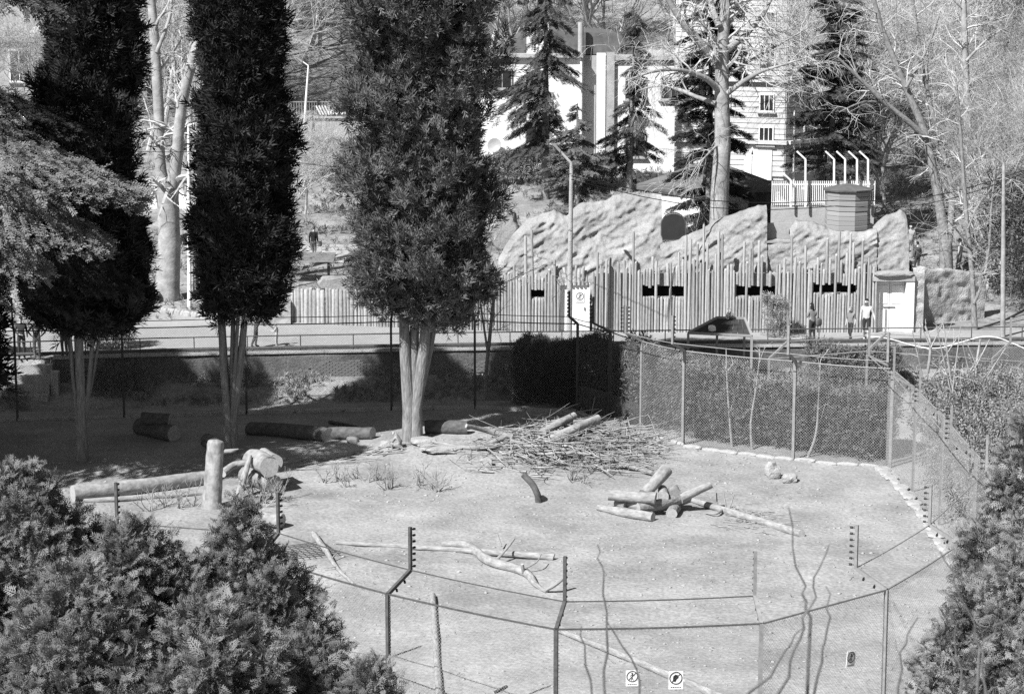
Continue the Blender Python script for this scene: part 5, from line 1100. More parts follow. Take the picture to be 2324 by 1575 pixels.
# pebbles and chips
rng = np.random.default_rng(8); n = 13000; x = rng.uniform(-17, 13, n); y = rng.uniform(49, 84, n); keep = (vnoise(x * .35, y * .35, 3.) > -.3); x, y = x[keep], y[keep]; n = len(x); z = tz0(x, y) + relief(x, y); s = .012 + .05 * rng.random(n) ** 5
oct_ = np.array([[1, 0, 0], [0, 1, 0], [-1, 0, 0], [0, -1, 0], [0, 0, .6], [0, 0, -.5]]); of = np.array([[0, 1, 4], [1, 2, 4], [2, 3, 4], [3, 0, 4], [1, 0, 5], [2, 1, 5], [3, 2, 5], [0, 3, 5]])
V = np.stack([x, y, z], 1)[:, None, :] + s[:, None, None] * oct_[None] * rng.uniform(.6, 1.4, (n, 6, 1)) * np.array([1.3, 1., 1.])
pb_ = npmesh('pebbles', V.reshape(-1, 3), (of[None] + (np.arange(n) * 6)[:, None, None]).reshape(-1, 3), M_stone); tag(pb_, 'small pebbles and stone chips strewn over the pen', 'pebbles', None, 'stuff')
n = 2200; x = rng.uniform(-17, 13, n); y = rng.uniform(49, 85, n); z = tz0(x, y) + relief(x, y) + .01; a = rng.random(n) * 6.28
V, F = inst('leaf', np.stack([x, y, z], 1), np.stack([np.cos(a), np.sin(a), .1 + 0 * a], 1), np.tile([0, 0, 1.], (n, 1)) + rng.normal(size=(n, 3)) * .3, .05 + .10 * rng.random(n) ** 2)
tag(npmesh('leaf_litter', V, F, mat('litter', .17, .5, 3, .9)), 'dry leaf litter scattered over the soil of the pen', 'litter', None, 'stuff')
# cut shrub stubs
def shrub_mesh(seed, n, h):
    random.seed(seed); mb = MB()
    for k in range(n): grow(mb, (random.gauss(0, .05), random.gauss(0, .05), -.05), (random.gauss(0, .45), random.gauss(0, .45), 1), h * random.uniform(.6, 1.1), .018, 1, dict(n=[1, 1, 3, 2], up=[.1, .12, .1], wig=.16, rmin=.007, lo=.2, ang=(20, 45), len=(.4, .6)), (5, 5, 4, 3))
    o = mb.build('cut_shrub', M_brush); me = o.data; bpy.data.objects.remove(o); return me
SM = [shrub_mesh(60 + i, 5 + i % 3, .62) for i in range(4)]
for i, (px, py, s) in enumerate([(735, 1096, 1), (768, 1092, 1), (785, 1105, .8), (808, 1086, .9), (832, 1095, 1.1), (858, 1090, 1), (882, 1110, 1.3), (955, 1102, 1.2), (975, 1112, .8), (992, 1116, 1.3), (1297, 1090, 1.2), (1325, 1096, 1.1), (340, 1160, 1.3), (372, 1150, 1.3), (405, 1152, 1.2), (440, 1148, 1.2), (575, 1138, 1.4), (600, 1142, 1.5), (625, 1136, 1.4), (590, 1150, 1.3)]):
    o = bpy.data.objects.new('cut_shrub', SM[i % 4]); COL.objects.link(o); o.location = P(px, py); o.rotation_euler = (0, 0, i * 1.7); o.scale = (s, s, s)
    g = i < 10; h = i < 12; tag(o, 'small cut-back shrub in the bare soil left of the crooked post' if g else 'pale cut shrub in front of the brush pile' if h else 'pale cut-back shrub among the big logs near the stump', 'shrub', 'shrub stubs on the soil' if g else 'shrubs before the brush pile' if h else 'shrubs among the big logs')
# steel grid lying on the ground
gp = thing('mesh_panel', 'steel reinforcing mesh lying on the soil left of the first near post', 'mesh panel', tuple(P(692, 1254)))
for i in range(9):
    t = -.75 + i * .19; MB().tube([(t, -.75, .05), (t + .12, .75, .07)], .012, 5).build('rod', M_dsteel, gp); MB().tube([(-.8, t * .95, .07), (.85, t * .95, .06)], .012, 5).build('rod', M_dsteel, gp)
gp.rotation_euler = (0, 0, .5)
# wire fence signs
for (px, py, kind, lab, i, w) in ((1434, 1555, 'figure', 'white no-entry figure sign on the near fence left of the hand sign', 4, .27), (1533, 1562, 'hand', 'square white prohibition sign on the near fence at the bottom edge', 4, .31), (1927, 1512, 'figure', 'tilted prohibition sign turned edge-on on the near fence right of the third post', 5, .28)):
    a, b = near[i], near[i + 1]; u = (b - a).normalized(); d = ray(px, py); nn_ = Vector((u.y, -u.x, 0)); t = (a - Vector((0, 0, CAMZ))).dot(nn_) / d.dot(nn_); p = Vector((0, 0, CAMZ)) + d * t + nn_ * (.03 if nn_.y < 0 else -.03)
    sign_plate(tuple(p), (0, .1 if i == 5 else 0, math.atan2(u.y, u.x)), w, w * 1.28, kind, lab, 'signs on the near fence')
# ---------------------------------------------------------------- lamp posts, poles, cables, hose
def lamp(label, base, top_py, px_top, r, m, arm=None, name='lamp_post', head=True):
    T = thing(name, label, 'lamp post', tuple(base), 0, 'lamp posts'); t = atY(px_top, top_py, base.y) - base
    MB().tube([(0, 0, -.2), t * .5, t], [r, r * .85, r * .6], 10).build('shaft', m, T, True)
    if arm:
        e = t + Vector(arm); MB().tube([t, e], [r * .5, r * .45], 7).build('arm', m, T, True)
        if head: MB().box(e + Vector(arm).normalized() * .22, (.5, .2, .1), 0, 0, Vector((Vector(arm).x, 0, Vector(arm).z)).to_track_quat('X', 'Z').to_matrix(), .7).build('lamp_head', M_steel, T)
    return T
lamp('pale lamp post before the twin-stemmed plane tree', P(430, 703), 285, 428, .10, M_white, (.35, -.3, .1)); q = at(1291, 800, 1.2); q.z = 1.0
lamp('concrete lamp post with a cranked arm in front of the white service door', q, 372, 1297, .13, M_conc, (-.45, 0, .5))
lamp('slim pale lamp post on the terrace wall between two cypresses', atY(690, 290, 130.5), 150, 700, .08, M_white, (-.35, 0, .25)); lamp('thin white pole left of the picket fence posts', P(1800, 560), 250, 1803, .07, M_white)
q = at(2276, 765, PZ); lamp('mottled lamp post with a short arm near the right edge', q, 372, 2278, .11, M_plane, (-.5, 0, .4))
def cable(label, pts, r=.018, sag=.3):
    w = [atY(x, y, Y) for x, y, Y in pts]; out = []
    for i in range(len(w) - 1):
        for t in np.linspace(0, 1, 9)[:(9 if i == len(w) - 2 else 8)]: out.append(w[i].lerp(w[i + 1], t) - Vector((0, 0, sag * math.sin(t * math.pi))))
    tag(MB().tube([p - out[0] for p in out], r, 5).build('cable', M_black, None, False, out[0]), label, 'cable', 'overhead cables')
cable('upper overhead cable from the concrete lamp post to the right edge', [(1297, 400, 88.), (1900, 455, 100.), (2330, 385, 92.)], .02, .5); cable('lower overhead cable sagging past the kiosk to the right edge', [(1297, 408, 88.), (1900, 468, 100.), (2330, 392, 92.)], .018, .6)
cable('overhead cable from the left lamp post to the concrete lamp post', [(430, 330, 97.), (1297, 395, 88.)], .014, .5); cable('thin cable across the twin-stemmed plane tree', [(-20, 300, 95.), (430, 345, 97.)], .014, .3)
hp_ = [at(x, y, z) for x, y, z in ((2175, 763, 2.0), (2235, 773, 1.9), (2280, 776, 1.7))]
pts = smooth([atY(x, y, 87.2) for x, y in ((1967, 764), (2000, 766), (2030, 772), (2080, 786), (2130, 790), (2180, 777), (2225, 765), (2262, 766), (2300, 780), (2345, 800))], 4)
tag(MB().tube([p - pts[0] for p in pts], .024, 7).build('white_hose', M_white, None, True, pts[0]), 'white hose looping along the wall beyond the far fence corner', 'hose')
# second fence beyond the corner, its cranked posts leaning the other way
f2 = thing('side_wire_fence', 'pale cranked fence posts beyond the far corner below the rubble wall', 'fence', tuple(at(1968, 900, 0)))
tp = []
for i, (px, py) in enumerate(((1745, 815), (1968, 797), (2252, 815), (2420, 830))):
    Yp = 82.5 + i * .2; t = atY(px, py, Yp); tp.append(t); b = Vector((t.x, t.y, 0))
    pz = MB().bar(b - f2.location, t - f2.location, .08).build('post', M_steel, f2); e = t + Vector((.72, .25, .62)); MB().bar(t - f2.location, e - f2.location, .08).build('arm', M_steel, pz); MB().bar(e - f2.location, e - f2.location + Vector((0, 0, .95)), .07).build('upright', M_steel, pz)
for i in range(3):
    MB().tube([tp[i] - f2.location, tp[i + 1] - f2.location], .02, 5).build('top_wire', M_steel, f2); MB().tube([tp[i] - f2.location + Vector((.72, .25, .62)), tp[i + 1] - f2.location + Vector((.72, .25, .62))], .014, 5).build('arm_wire', M_steel, f2)
k = MB(); mesh_panel(k, tp[2], tp[3], .06, 3., .1, .003); o = k.build('wire_mesh', M_wire, f2); o.location = -f2.location; o['kind'] = 'stuff'
# small netted shelter on the far fence
sh = thing('netted_shelter', 'low dark pitched shelter covered with netting behind the diamond-mesh fence', 'shelter', tuple(atY(1640, 778, 85.5))); z0_ = sh.location.z
def shp(px, py, Y): return atY(px, py, Y) - sh.location
A_, B_, C_, D_ = shp(1562, 757, 84.6), shp(1706, 764, 84.6), shp(1628, 722, 86.2), shp(1690, 724, 86.2)
mb = MB(); n = 9
for i in range(n):
    a, b = A_.lerp(B_, i / n), A_.lerp(B_, (i + .93) / n); c, d = C_.lerp(D_, (i + .93) / n), C_.lerp(D_, i / n); o = MB(); o.v = [tuple(v) for v in (a, b, c, d)] + [tuple(v - Vector((0, 0, .03))) for v in (a, b, c, d)]
    for f in ((0, 1, 2, 3), (7, 6, 5, 4), (0, 4, 5, 1), (1, 5, 6, 2), (2, 6, 7, 3), (3, 7, 4, 0)): o.face(f)
    o.build('roof_board', M_dwood, sh)
for a, b in ((A_, C_), (B_, D_), (A_, B_), (C_, D_)): MB().bar(a + Vector((0, 0, .03)), b + Vector((0, 0, .03)), .08).build('beam', M_pole, sh)
for q in (A_, B_, C_, D_): MB().bar(q, Vector((q.x, q.y, -z0_ + .0)), .09).build('leg', M_pole, sh)
rg_ = MB().rock((0, 0, 0), (.34, .2, .3), 3, 9, .3).build('rag', M_white, None, True, atY(1616, 746, 84.9)); tag(rg_, 'white rag lying on the dark shelter roof', 'rag')
# bin, stakes, planters, roofed table on the left
bn = thing('litter_bin', 'round slatted litter bin below the twin-stemmed plane tree', 'bin', tuple(P(337, 690)))
for k in range(14): a = k * 6.283 / 14; MB().box((math.cos(a) * .24, math.sin(a) * .24, .42), (.085, .03, .84), a + 1.57).build('slat', M_dwood, bn)
MB().lathe((0, 0, .05), [(.21, 0), (.21, .7)], 12).build('liner', M_dsteel, bn)
SP = 'wooden stakes behind the path'
for i, (px, py, top) in enumerate(((268, 690, 628), (277, 692, 630), (286, 694, 625), (295, 692, 632), (438, 660, 592), (448, 660, 590), (458, 662, 594))):
    b = P(px, py); t = atY(px, top, b.y).z - b.z; o = MB().tube([(0, 0, -.1), (0, 0, t * .97), (0, 0, t)], [.085, .08, .06], 8, True, 0, 1).build('wooden_stake', [M_pole2, M_cut], None, True, b)
    tag(o, 'pale stake in the row beside the litter bin' if i < 4 else 'grey stake in the row behind the pale lamp post', 'stake', 'stakes beside the litter bin' if i < 4 else 'stakes behind the lamp post')
kq2 = thing('stone_kerb', 'curved kerb of upright stones edging the leafy bank by the lamp post', 'kerb', tuple(P(400, 712)))
kp = smooth([P(x, y) for x, y in ((290, 698), (340, 706), (400, 714), (460, 724), (510, 732), (590, 738))], 8)
for i, p in enumerate(kp): o = MB().rock((0, 0, 0), (.34, .25, .42), 2, i, .25).build('stone', M_conc, kq2); o.location = p + Vector((0, .1, .05)) - kq2.location; o.rotation_euler = (0, 0, i * 1.3)
rt = thing('shed_roof', 'low mossy lean-to roof on posts below the person with the bag', 'shelter', tuple(P(712, 640))); rz_ = atY(712, 590, rt.location.y).z - rt.location.z
for i in range(6): MB().box((-.2 + .0 * i, -.5 + i * .2, rz_ + i * .05), (2.4, .185, .06), random.uniform(-.02, .02)).build('roof_plank', M_bark, rt)
for x_ in (-1.1, .7): MB().box((x_, .1, rz_ / 2), (.12, .12, rz_)).build('post', M_dbark, rt)
log('cut log lying on the bank behind the person with the bag', [(705, 462), (776, 474)], [.25, .25], M_log, group='logs on the bank'); log('pale split timber lying on the bank above the cut log', [(735, 432), (790, 446)], [.16, .14], M_log, group='logs on the bank')
# spiky plant by the rubble wall
ag = P(2105, 712); T = thing('spiky_plant', 'dark spiky yucca before the rubble wall', 'plant', tuple(ag)); rng = np.random.default_rng(4); n = 90; a = rng.random(n) * 6.28; e = rng.uniform(.2, 1.4, n); d = np.stack([np.cos(a) * np.cos(e), np.sin(a) * np.cos(e), np.sin(e)], 1)
V, F = [], []
for i in range(n):
    s_ = np.cross(d[i], [0, 0, 1.]); s_ /= np.linalg.norm(s_); b = len(V); o_ = np.array([0, 0, .45]); V += [o_ - s_ * .02, o_ + s_ * .02, o_ + d[i] * .5 + s_ * .015, o_ + d[i] * .5 - s_ * .015]; F.append((b, b + 1, b + 2, b + 3)); b = len(V); V += [o_ + d[i] * .5 - s_ * .015, o_ + d[i] * .5 + s_ * .015, o_ + d[i] * .9 + [0, 0, -.05] + s_ * .002, o_ + d[i] * .9 + [0, 0, -.05] - s_ * .002]; F.append((b, b + 1, b + 2, b + 3))
npmesh('leaves', np.array(V), np.array(F), M_spruce, T); MB().tube([(0, 0, -.1), (0, 0, .5)], [.09, .07], 7).build('stem', M_dbark, T)
# parked car by the ashlar building
cY = 122.; cx_ = (1838 - 1162) / FPX * cY; car = thing('parked_car', 'dark car parked behind the white cranked posts', 'car', (cx_, cY, gz(cx_, cY))); car.rotation_euler = (0, 0, R(60))
MB().prism([(-2.1, .3), (2.1, .3), (2.15, .75), (1.9, .92), (1.1, .98), (-1.9, .98), (-2.15, .8)], -.85, .85).build('body', M_black, car); MB().prism([(-1.7, .98), (1.05, .98), (.35, 1.45), (-1.2, 1.47)], -.72, .72).build('cabin', M_glass, car)
for sx in (-1.3, 1.35):
    for sy in (-.8, .8): w = MB(); w.tube([(sx, sy - .1, .32), (sx, sy + .1, .32)], .32, 14); o = w.build('wheel', M_black, car); MB().tube([(sx, sy - .11, .32), (sx, sy + .11, .32)], .18, 10).build('rim', M_steel, o)
for sy in (-.6, .6): MB().box((2.12, sy, .7), (.1, .3, .14)).build('headlight', M_white, car); MB().box((-2.14, sy, .8), (.06, .28, .14)).build('tail_light', M_gwall, car)
ts = thing('triangle_sign', 'white triangular warning sign on a post by the ashlar building', 'sign', tuple(atY(1706, 400, 121.)))
MB().tube([(0, 0, -.8), (0, 0, 1.2)], .03, 6).build('post', M_steel, ts); MB().prism([(-.3, 0), (.3, 0), (0, .52)], -.03, -.05, 0, None, (0, 0, 1.1)).build('plate', M_white, ts); MB().prism([(-.05, .1), (.05, .1), (0, .34)], -.055, -.065, 0, None, (0, 0, 1.1)).build('symbol', M_black, ts)
# ---------------------------------------------------------------- people and macaques
PEND = []
BONES = [('pel', 'spi', 'shirt'), ('spi', 'che', 'shirt'), ('che', 'nec', 'shirt'), ('nec', 'hd', 'skin')]
for s in 'LR': BONES += [('che', 'sh' + s, 'shirt'), ('sh' + s, 'el' + s, 'sleeve'), ('el' + s, 'wr' + s, 'fore'), ('wr' + s, 'ha' + s, 'skin'), ('pel', 'hi' + s, 'trou'), ('hi' + s, 'kn' + s, 'trou'), ('kn' + s, 'an' + s, 'shin'), ('an' + s, 'to' + s, 'shoe')]
def person(label, loc, height, heading, c, pose=None, lean=0., hair='short', shorts=False, longsl=True, turn=0., group='people', twist=0.):
    J = dict(pel=(0, 0, .95), spi=(0, .01, 1.13), che=(0, 0, 1.34), nec=(0, -.01, 1.47), hd=(0, .02, 1.58))
    for s, k in (('L', -1), ('R', 1)): J.update({'sh' + s: (k * .175, 0, 1.41), 'el' + s: (k * .23, -.02, 1.14), 'wr' + s: (k * .24, .06, .90), 'ha' + s: (k * .24, .09, .82), 'hi' + s: (k * .09, 0, .90), 'kn' + s: (k * .10, .02, .50), 'an' + s: (k * .10, -.03, .09), 'to' + s: (k * .12, .13, .045)})
    J.update(pose or {}); J = {k: Vector(v) for k, v in J.items()}
    if lean:
        M = Matrix.Rotation(-lean, 3, 'X'); pv = J['pel'].copy()
        for k in J:
            if k[:2] in ('sp', 'ch', 'ne', 'hd', 'sh') or (k[:2] in ('el', 'wr', 'ha') and not (pose and k in pose)): J[k] = pv + M @ (J[k] - pv)
    rad = dict(pel=(.15, .11), spi=(.135, .10), che=(.15, .105), nec=(.052, .052), hd=(.05, .05), sh=(.065, .065), el=(.046, .046), wr=(.030, .030), ha=(.036, .02), hi=(.092, .095), kn=(.062, .062), an=(.045, .048), to=(.042, .036))
    names = list(J); me = bpy.data.meshes.new('body'); idx = {n: i for i, n in enumerate(names)}; sc = height / 1.75
    me.from_pydata([tuple(J[n] * sc) for n in names], [(idx[a], idx[b]) for a, b, _ in BONES], [])
    o = bpy.data.objects.new('skeleton', me); COL.objects.link(o); md = o.modifiers.new('skin', 'SKIN'); md.use_smooth_shade = True
    for n in names:
        v = me.skin_vertices[0].data[idx[n]]; r = rad[n if n in rad else n[:2]]; v.radius = (r[0] * sc, r[1] * sc); v.use_root = n == 'pel'
    sb = o.modifiers.new('sub', 'SUBSURF'); sb.levels = 2; sb.render_levels = 2
    PEND.append(('person', o, J, sc, label, loc, heading, c, hair, shorts, longsl, turn, group))
def seg_d(p, a, b):
    ab = b - a; t = np.clip(((p - a) @ ab) / (ab @ ab + 1e-9), 0, 1); return np.linalg.norm(p - (a + t[:, None] * ab), axis=1)
def finish_people():
    bpy.context.view_layer.update(); dg = bpy.context.evaluated_depsgraph_get(); done = [(q, bpy.data.meshes.new_from_object(q[1].evaluated_get(dg))) for q in PEND]
    for q, me in done:
        bpy.data.objects.remove(q[1])
        if q[0] == 'person': _finish_person(q, me)
        else: _finish_monkey(q, me)
def head_mesh(mb, c, sc, turn, skin=0, eye=1):
    n, k = 14, 10; M = Matrix.Rotation(turn, 3, 'Z'); b = len(mb.v); vs = []
    for i in range(k + 1):
        th = math.pi * i / k
        for j in range(n):
            ph = 2 * math.pi * j / n; x = .074 * math.sin(th) * math.cos(ph); y = .093 * math.sin(th) * math.sin(ph); z = .118 * math.cos(th)
            if z < -.03: x *= 1 + (z + .03) * 3.0; y = y * (1 + (z + .03) * 2.) + .008
            if y > .075 and abs(x) < .02 and -.045 < z < .03: y += .024
            if y > .06 and abs(z - .018) < .02 and .02 < abs(x) < .05: y -= .008
            mb.v.append(tuple(c + M @ (Vector((x, y, z)) * sc)))
    for i in range(k):
        for j in range(n): j2 = (j + 1) % n; mb.face((b + i * n + j, b + (i + 1) * n + j, b + (i + 1) * n + j2, b + i * n + j2), skin)
    for s in (-1, 1):
        mb.box(c + M @ (Vector((s * .031, .084, .018)) * sc), (.022 * sc, .012 * sc, .012 * sc), turn, eye); mb.box(c + M @ (Vector((s * .077, -.005, 0)) * sc), (.016 * sc, .04 * sc, .06 * sc), turn, skin)
    mb.box(c + M @ (Vector((0, .086, -.052)) * sc), (.045 * sc, .012 * sc, .010 * sc), turn, eye)
def _finish_person(q, me):
    _, o, J, sc, label, loc, heading, c, hair, shorts, longsl, turn, group = q
    T = thing('person', label, 'person', tuple(loc), heading, group)
    n = len(me.polygons); ctr = np.zeros(n * 3); me.polygons.foreach_get('center', ctr); ctr = ctr.reshape(-1, 3); best = np.full(n, 9.); reg = np.zeros(n, int); kinds = ['shirt', 'skin', 'trou', 'shoe']
    for a, b, k in BONES:
        kk = {'shirt': 0, 'sleeve': 0, 'fore': 0 if longsl else 1, 'skin': 1, 'trou': 2, 'shin': 1 if shorts else 2, 'shoe': 3}[k]; d = seg_d(ctr, np.array(J[a] * sc), np.array(J[b] * sc)); f = d < best; reg[f] = kk; best[f] = d[f]
    reg[(reg == 0) & (ctr[:, 2] < .93 * sc) & (best > -1) & (np.abs(ctr[:, 0]) < .16 * sc)] = 2
    me.materials.clear()
    for v in (c['shirt'], M_skin, c['trou'], c['shoe'], M_black): me.materials.append(v)
    me.polygons.foreach_set('material_index', reg.astype(np.int32)); me.update()
    # head, face and fingers join the same body mesh
    mb = MB(); hc = (J['hd'] + (J['hd'] - J['nec']).normalized() * .075) * sc; head_mesh(mb, hc, sc, turn, 1, 4)
    for s in 'LR':
        w = J['ha' + s]; d = (J['ha' + s] - J['wr' + s]).normalized(); side = d.orthogonal().normalized(); side = Vector((0, 1, 0)) - d * d.y; side = side.normalized() if side.length > .1 else d.orthogonal().normalized(); nn_ = d.cross(side)
        for i, l in enumerate((.07, .078, .074, .06)):
            r0 = w + side * (.024 - .016 * i) + d * .02; mb.tube([r0 * sc, (r0 + d * l * .55 + nn_ * .006) * sc, (r0 + d * l * .9 + nn_ * .022) * sc], [.009 * sc, .0085 * sc, .006 * sc], 5, True, 1)
        r0 = w + side * .03 - d * .015; mb.tube([r0 * sc, (r0 + side * .022 + d * .03) * sc, (r0 + side * .026 + d * .055) * sc], [.010 * sc, .009 * sc, .007 * sc], 5, True, 1)
    h = mb.build('tmp', [c['shirt'], M_skin, c['trou'], c['shoe'], M_black], None, True); body = obj('body', me, T)
    import bmesh
    bm = bmesh.new(); bm.from_mesh(me); bm.from_mesh(h.data); bm.to_mesh(me); bm.free(); bpy.data.objects.remove(h); me.polygons.foreach_set('use_smooth', [True] * len(me.polygons)); me.update()
    mb = MB(); M = Matrix.Rotation(turn, 3, 'Z'); nn, k = 14, 7
    for i in range(k + 1):
        th = math.pi * (.02 + .55 * i / k)
        for j in range(nn):
            ph = 2 * math.pi * j / nn; y = .102 * math.sin(th) * math.sin(ph); z = .125 * math.cos(th); x = .083 * math.sin(th) * math.cos(ph)
            if y > .03: z = max(z, .055)
            if hair == 'long' and y < .02 and i > k - 3: z -= .10 * (i - k + 3); x *= 1.05; y -= .01
            mb.v.append(tuple(hc + M @ (Vector((x, y - .006, z + .006)) * sc)))
    for i in range(k):
        for j in range(nn): j2 = (j + 1) % nn; mb.face((i * nn + j, (i + 1) * nn + j, (i + 1) * nn + j2, i * nn + j2))
    mb.face(list(range(nn)))
    if hair == 'cap': mb.box(hc + M @ (Vector((0, .13, .055)) * sc), (.13 * sc, .10 * sc, .015 * sc), turn)
    mb.build('cap' if hair in ('cap', 'hat') else 'hair', c['hair'], T, True)
    if 'print' in c: MB().box((J['che'] + Vector((0, .113, -.08))) * sc, (.13 * sc, .01, .13 * sc)).build('shirt_print', c['print'], T)
D = lambda sh, tr, shoe=.05, hair=.02, **k: dict(shirt=cloth(sh), trou=cloth(tr), shoe=cloth(shoe), hair=cloth(hair), **k)
def onpath(px, py, z=PZ + .012): return at(px, py, z)
FC = math.pi                                           # facing the camera
walk = lambda a: {'knL': (-.09, .16 * a, .50), 'anL': (-.09, .20 * a, .10), 'toL': (-.09, .36 * a, .06), 'knR': (.09, .02, .50), 'anR': (.09, -.24 * a, .13), 'toR': (.09, -.10 * a, .04)}
person('woman with long dark hair and grey shirt seen from behind on the path', onpath(1843, 778), 1.66, .5, D(.22, .04), {'elR': (.24, .10, 1.16), 'wrR': (.16, .30, 1.16), 'haR': (.10, .36, 1.18), 'elL': (-.24, .06, 1.15), 'wrL': (-.10, .26, 1.12), 'haL': (-.03, .31, 1.14)}, .05, 'long', longsl=False, group='people walking by the palisade')
person('boy in grey T-shirt and dark shorts walking beside the man', onpath(1930, 776), 1.47, FC - .7, D(.20, .05, .3, .25), {**walk(1.), 'elL': (-.22, -.08, 1.16), 'wrL': (-.22, -.02, .95), 'haL': (-.22, 0, .88)}, .04, 'short', False, False, .2, 'people walking by the palisade')
person('man in pale open shirt walking past the white double door', onpath(1965, 776), 1.80, FC - .25, D(.48, .04, .6, .02), {**walk(.9), 'elL': (-.28, -.02, 1.15), 'wrL': (-.34, .06, .95), 'haL': (-.35, .08, .88)}, .0, 'short', True, True, -.5, 'people walking by the palisade')
person('man in dark T-shirt stooping towards a toddler at the railing', onpath(582, 790), 1.80, -R(82), D(.03, .06, .04, .02), {'elL': (-.2, .50, 1.02), 'wrL': (-.12, .68, .86), 'haL': (-.1, .74, .80), 'elR': (.2, .46, 1.0), 'wrR': (.1, .66, .82), 'haR': (.08, .72, .76), **{'knR': (.1, -.05, .5), 'anR': (.1, -.2, .1), 'toR': (.1, -.04, .05)}}, .62, 'short', longsl=False, group='people on the left of the path')
person('toddler in pale clothes holding the stooping man\'s hands', onpath(628, 790), 1.02, R(75), D(.48, .40, .3, .35), {'elL': (-.2, .14, 1.2), 'wrL': (-.12, .3, 1.25), 'haL': (-.1, .36, 1.27)}, 0, 'short', group='people on the left of the path')
person('person in dark jacket and cap looking down at the left edge', onpath(50, 815), 1.72, FC + .3, D(.06, .05, .05, .03), {'elR': (.24, .06, 1.14), 'wrR': (.1, .24, 1.05), 'haR': (.04, .28, 1.05)}, .06, 'cap', group='people on the left of the path')
person('person in dark printed sweatshirt and light trousers with hands on hips', onpath(85, 818), 1.70, FC, D(.05, .42, .3, .03, print=cloth(.4)), {'elL': (-.36, -.06, 1.18), 'wrL': (-.2, .04, 1.02), 'haL': (-.14, .06, .99), 'elR': (.36, -.06, 1.18), 'wrR': (.2, .04, 1.02), 'haR': (.14, .06, .99)}, 0, 'short', group='people on the left of the path')
person('long-haired person with folded arms standing at the top of the steps', onpath(147, 812), 1.82, FC - .5, D(.14, .10, .08, .03), {'elR': (.24, .08, 1.16), 'wrR': (.04, .24, 1.20), 'haR': (-.04, .26, 1.22), 'elL': (-.24, .08, 1.14), 'wrL': (-.02, .25, 1.14), 'haL': (.06, .26, 1.15)}, .0, 'long', group='people on the left of the path')
person('small child in a white hat behind the leftmost trunk', onpath(183, 808), 1.15, FC + .2, D(.62, .06, .05, .66), None, 0, 'hat', group='people on the left of the path')
person('small figure far up the left slope walking away', P(155, 690), 1.6, .3, D(.12, .10, .1, .3), walk(.8), 0, 'short', group='people on the left of the path')
person('person in dark jacket walking up behind the lean-to roof', P(712, 592), 1.7, -.4, D(.03, .22, .1, .12), walk(.8), .05, 'short', group='people beyond the rock wall')
for i, (px, py, h, hd, sh, lab) in enumerate(((2012, 520, 1.7, 1., .04, 'dark-clothed visitor beside the stacked board hut'), (2030, 522, 1.6, -1., .55, 'visitor in a white top by the far railings'), (2068, 500, 1.7, FC, .35, 'visitor in pale clothes in the far crowd'), (2085, 505, 1.5, .5, .08, 'short dark visitor in the far crowd'), (2052, 515, 1.65, 2., .06, 'dark visitor standing behind the pale rock tip'), (2265, 560, 1.7, FC, .6, 'visitor in a white shirt at the right edge'), (2180, 545, 1.65, 1., .4, 'visitor walking behind the leaning tree'))):
    Y = 104.5 + (i % 3) * 1.5; p = atY(px, py, Y); p.z = gz(p.x, Y); person(lab, p, h, hd, D(sh, .06 if i % 2 else .2), walk(.6), 0, 'short', group='visitors beyond the rock wall')
for i, (px, lab) in enumerate(((1520, 'left of two visitors behind the arched viewing pane'), (1545, 'right of two visitors behind the arched viewing pane'))):
    p = atY(px, 560, 98.5); p.z = gz(p.x, 98.5) + .9 + (2 - i) * .03; person(lab, p, 1.7, FC + .3 - i, D(.3, .1), None, 0, 'short', group='visitors beyond the rock wall')
tag(MB().box((0, 0, 0), (2.4, 1.2, .9)).build('viewing_platform', M_gwall, None, False, (atY(1532, 560, 98.5).x, 98.5, gz(7, 98.5) + .46)), 'concrete platform behind the arched viewing pane', 'platform')
# worn or carried things stay on their own
def bag(label, loc, size, m, name='backpack', rz=0.):
    T = thing(name, label, 'bag', tuple(loc), rz); V_, F_ = ico(3); A = np.array(V_); A = np.sign(A) * np.abs(A) ** .6 * np.array(size) / 2; npmesh('pouch', A, np.array(F_), m, T, True)
    MB().tube([(-size[0] * .3, 0, size[2] * .3), (-size[0] * .32, .12, size[2] * .62), (-size[0] * .3, .2, size[2] * .3)], .015, 5).build('strap', M_black, T); MB().tube([(size[0] * .3, 0, size[2] * .3), (size[0] * .32, .12, size[2] * .62), (size[0] * .3, .2, size[2] * .3)], .015, 5).build('strap', M_black, T)
w_ = onpath(1843, 778); bag('dark shoulder bag at the hip of the long-haired woman', w_ + Vector((.26, .08, .85)), (.30, .18, .34), cloth(.12), 'shoulder_bag', .6); m_ = onpath(1965, 776); bag('dark backpack on the man in the pale shirt', m_ + Vector((.10, .20, 1.22)), (.30, .18, .42), cloth(.03))
q = P(712, 592); bag('pale round bag carried by the person behind the lean-to', q + Vector((.3, -.15, .85)), (.28, .2, .26), cloth(.3), 'shoulder_bag')
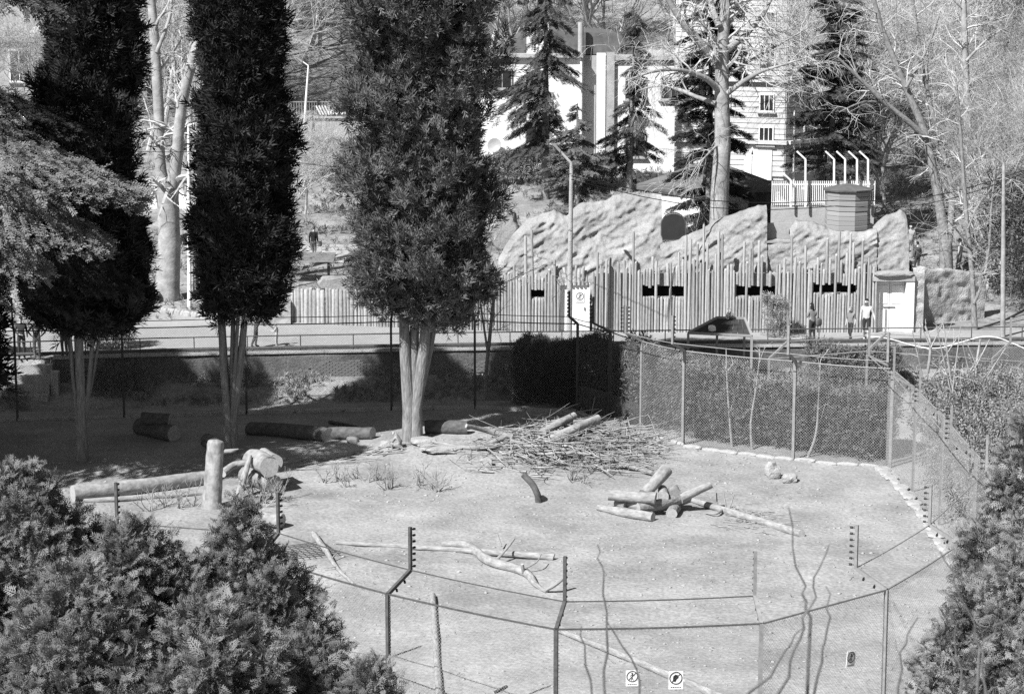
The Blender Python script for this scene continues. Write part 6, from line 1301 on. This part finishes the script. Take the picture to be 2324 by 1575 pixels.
# macaques
MB_ = [('pel', 'spi'), ('spi', 'che'), ('che', 'nec'), ('nec', 'hd'), ('pel', 'ta'), ('ta', 'tb')]
for s in 'LR': MB_ += [('che', 'sh' + s), ('sh' + s, 'el' + s), ('el' + s, 'ha' + s), ('pel', 'kn' + s), ('kn' + s, 'fo' + s), ('fo' + s, 'to' + s)]
def macaque(label, loc, heading, sc, turn=0.):
    J = dict(pel=(0, 0, .10), spi=(0, .03, .22), che=(0, .07, .36), nec=(0, .09, .44), hd=(0, .13, .50), ta=(0, -.14, .05), tb=(.05, -.24, .03))
    for s, k in (('L', -1), ('R', 1)): J.update({'sh' + s: (k * .08, .09, .38), 'el' + s: (k * .12, .16, .26), 'ha' + s: (k * .07, .26, .15), 'kn' + s: (k * .12, .20, .20), 'fo' + s: (k * .11, .16, .03), 'to' + s: (k * .12, .27, .02)})
    rad = dict(pel=.115, spi=.11, che=.105, nec=.06, hd=.07, ta=.025, tb=.015, sh=.045, el=.032, ha=.024, kn=.06, fo=.03, to=.02); names = list(J); idx = {n: i for i, n in enumerate(names)}
    me = bpy.data.meshes.new('body'); me.from_pydata([tuple(Vector(J[n]) * sc) for n in names], [(idx[a], idx[b]) for a, b in MB_], []); o = bpy.data.objects.new('skeleton', me); COL.objects.link(o); md = o.modifiers.new('skin', 'SKIN'); md.use_smooth_shade = True
    for n in names: v = me.skin_vertices[0].data[idx[n]]; r = rad[n if n in rad else n[:2]] * sc; v.radius = (r, r); v.use_root = n == 'pel'
    sb = o.modifiers.new('sub', 'SUBSURF'); sb.levels = 2; sb.render_levels = 2; PEND.append(('monkey', o, J, sc, label, loc, heading))
def _finish_monkey(q, me):
    _, o, J, sc, label, loc, heading = q; T = thing('macaque', label, 'monkey', tuple(loc), heading, 'macaques'); me.materials.clear(); me.materials.append(M_fur); obj('body', me, T)
    h = Vector(J['hd']) * sc; MB().rock(h + Vector((0, .055, -.01)) * sc, (.085 * sc, .07 * sc, .10 * sc), 3, 1, .04).build('face', M_skin, T, True)
    for s in (-1, 1): MB().rock(h + Vector((s * .075, 0, .02)) * sc, (.03 * sc, .02 * sc, .045 * sc), 2, 2, .05).build('ear', M_skin, T, True); MB().rock(h + Vector((s * .02, .092, .01)) * sc, (.014 * sc,) * 3, 1, 2, .0).build('eye', M_black, T)
macaque('macaque sitting hunched at the foot of the juniper', P(905, 1020), R(65), 1.15); macaque('second macaque sitting on the ridge of the netted shelter', atY(1660, 724, 86.1), R(100), .85)
finish_people()
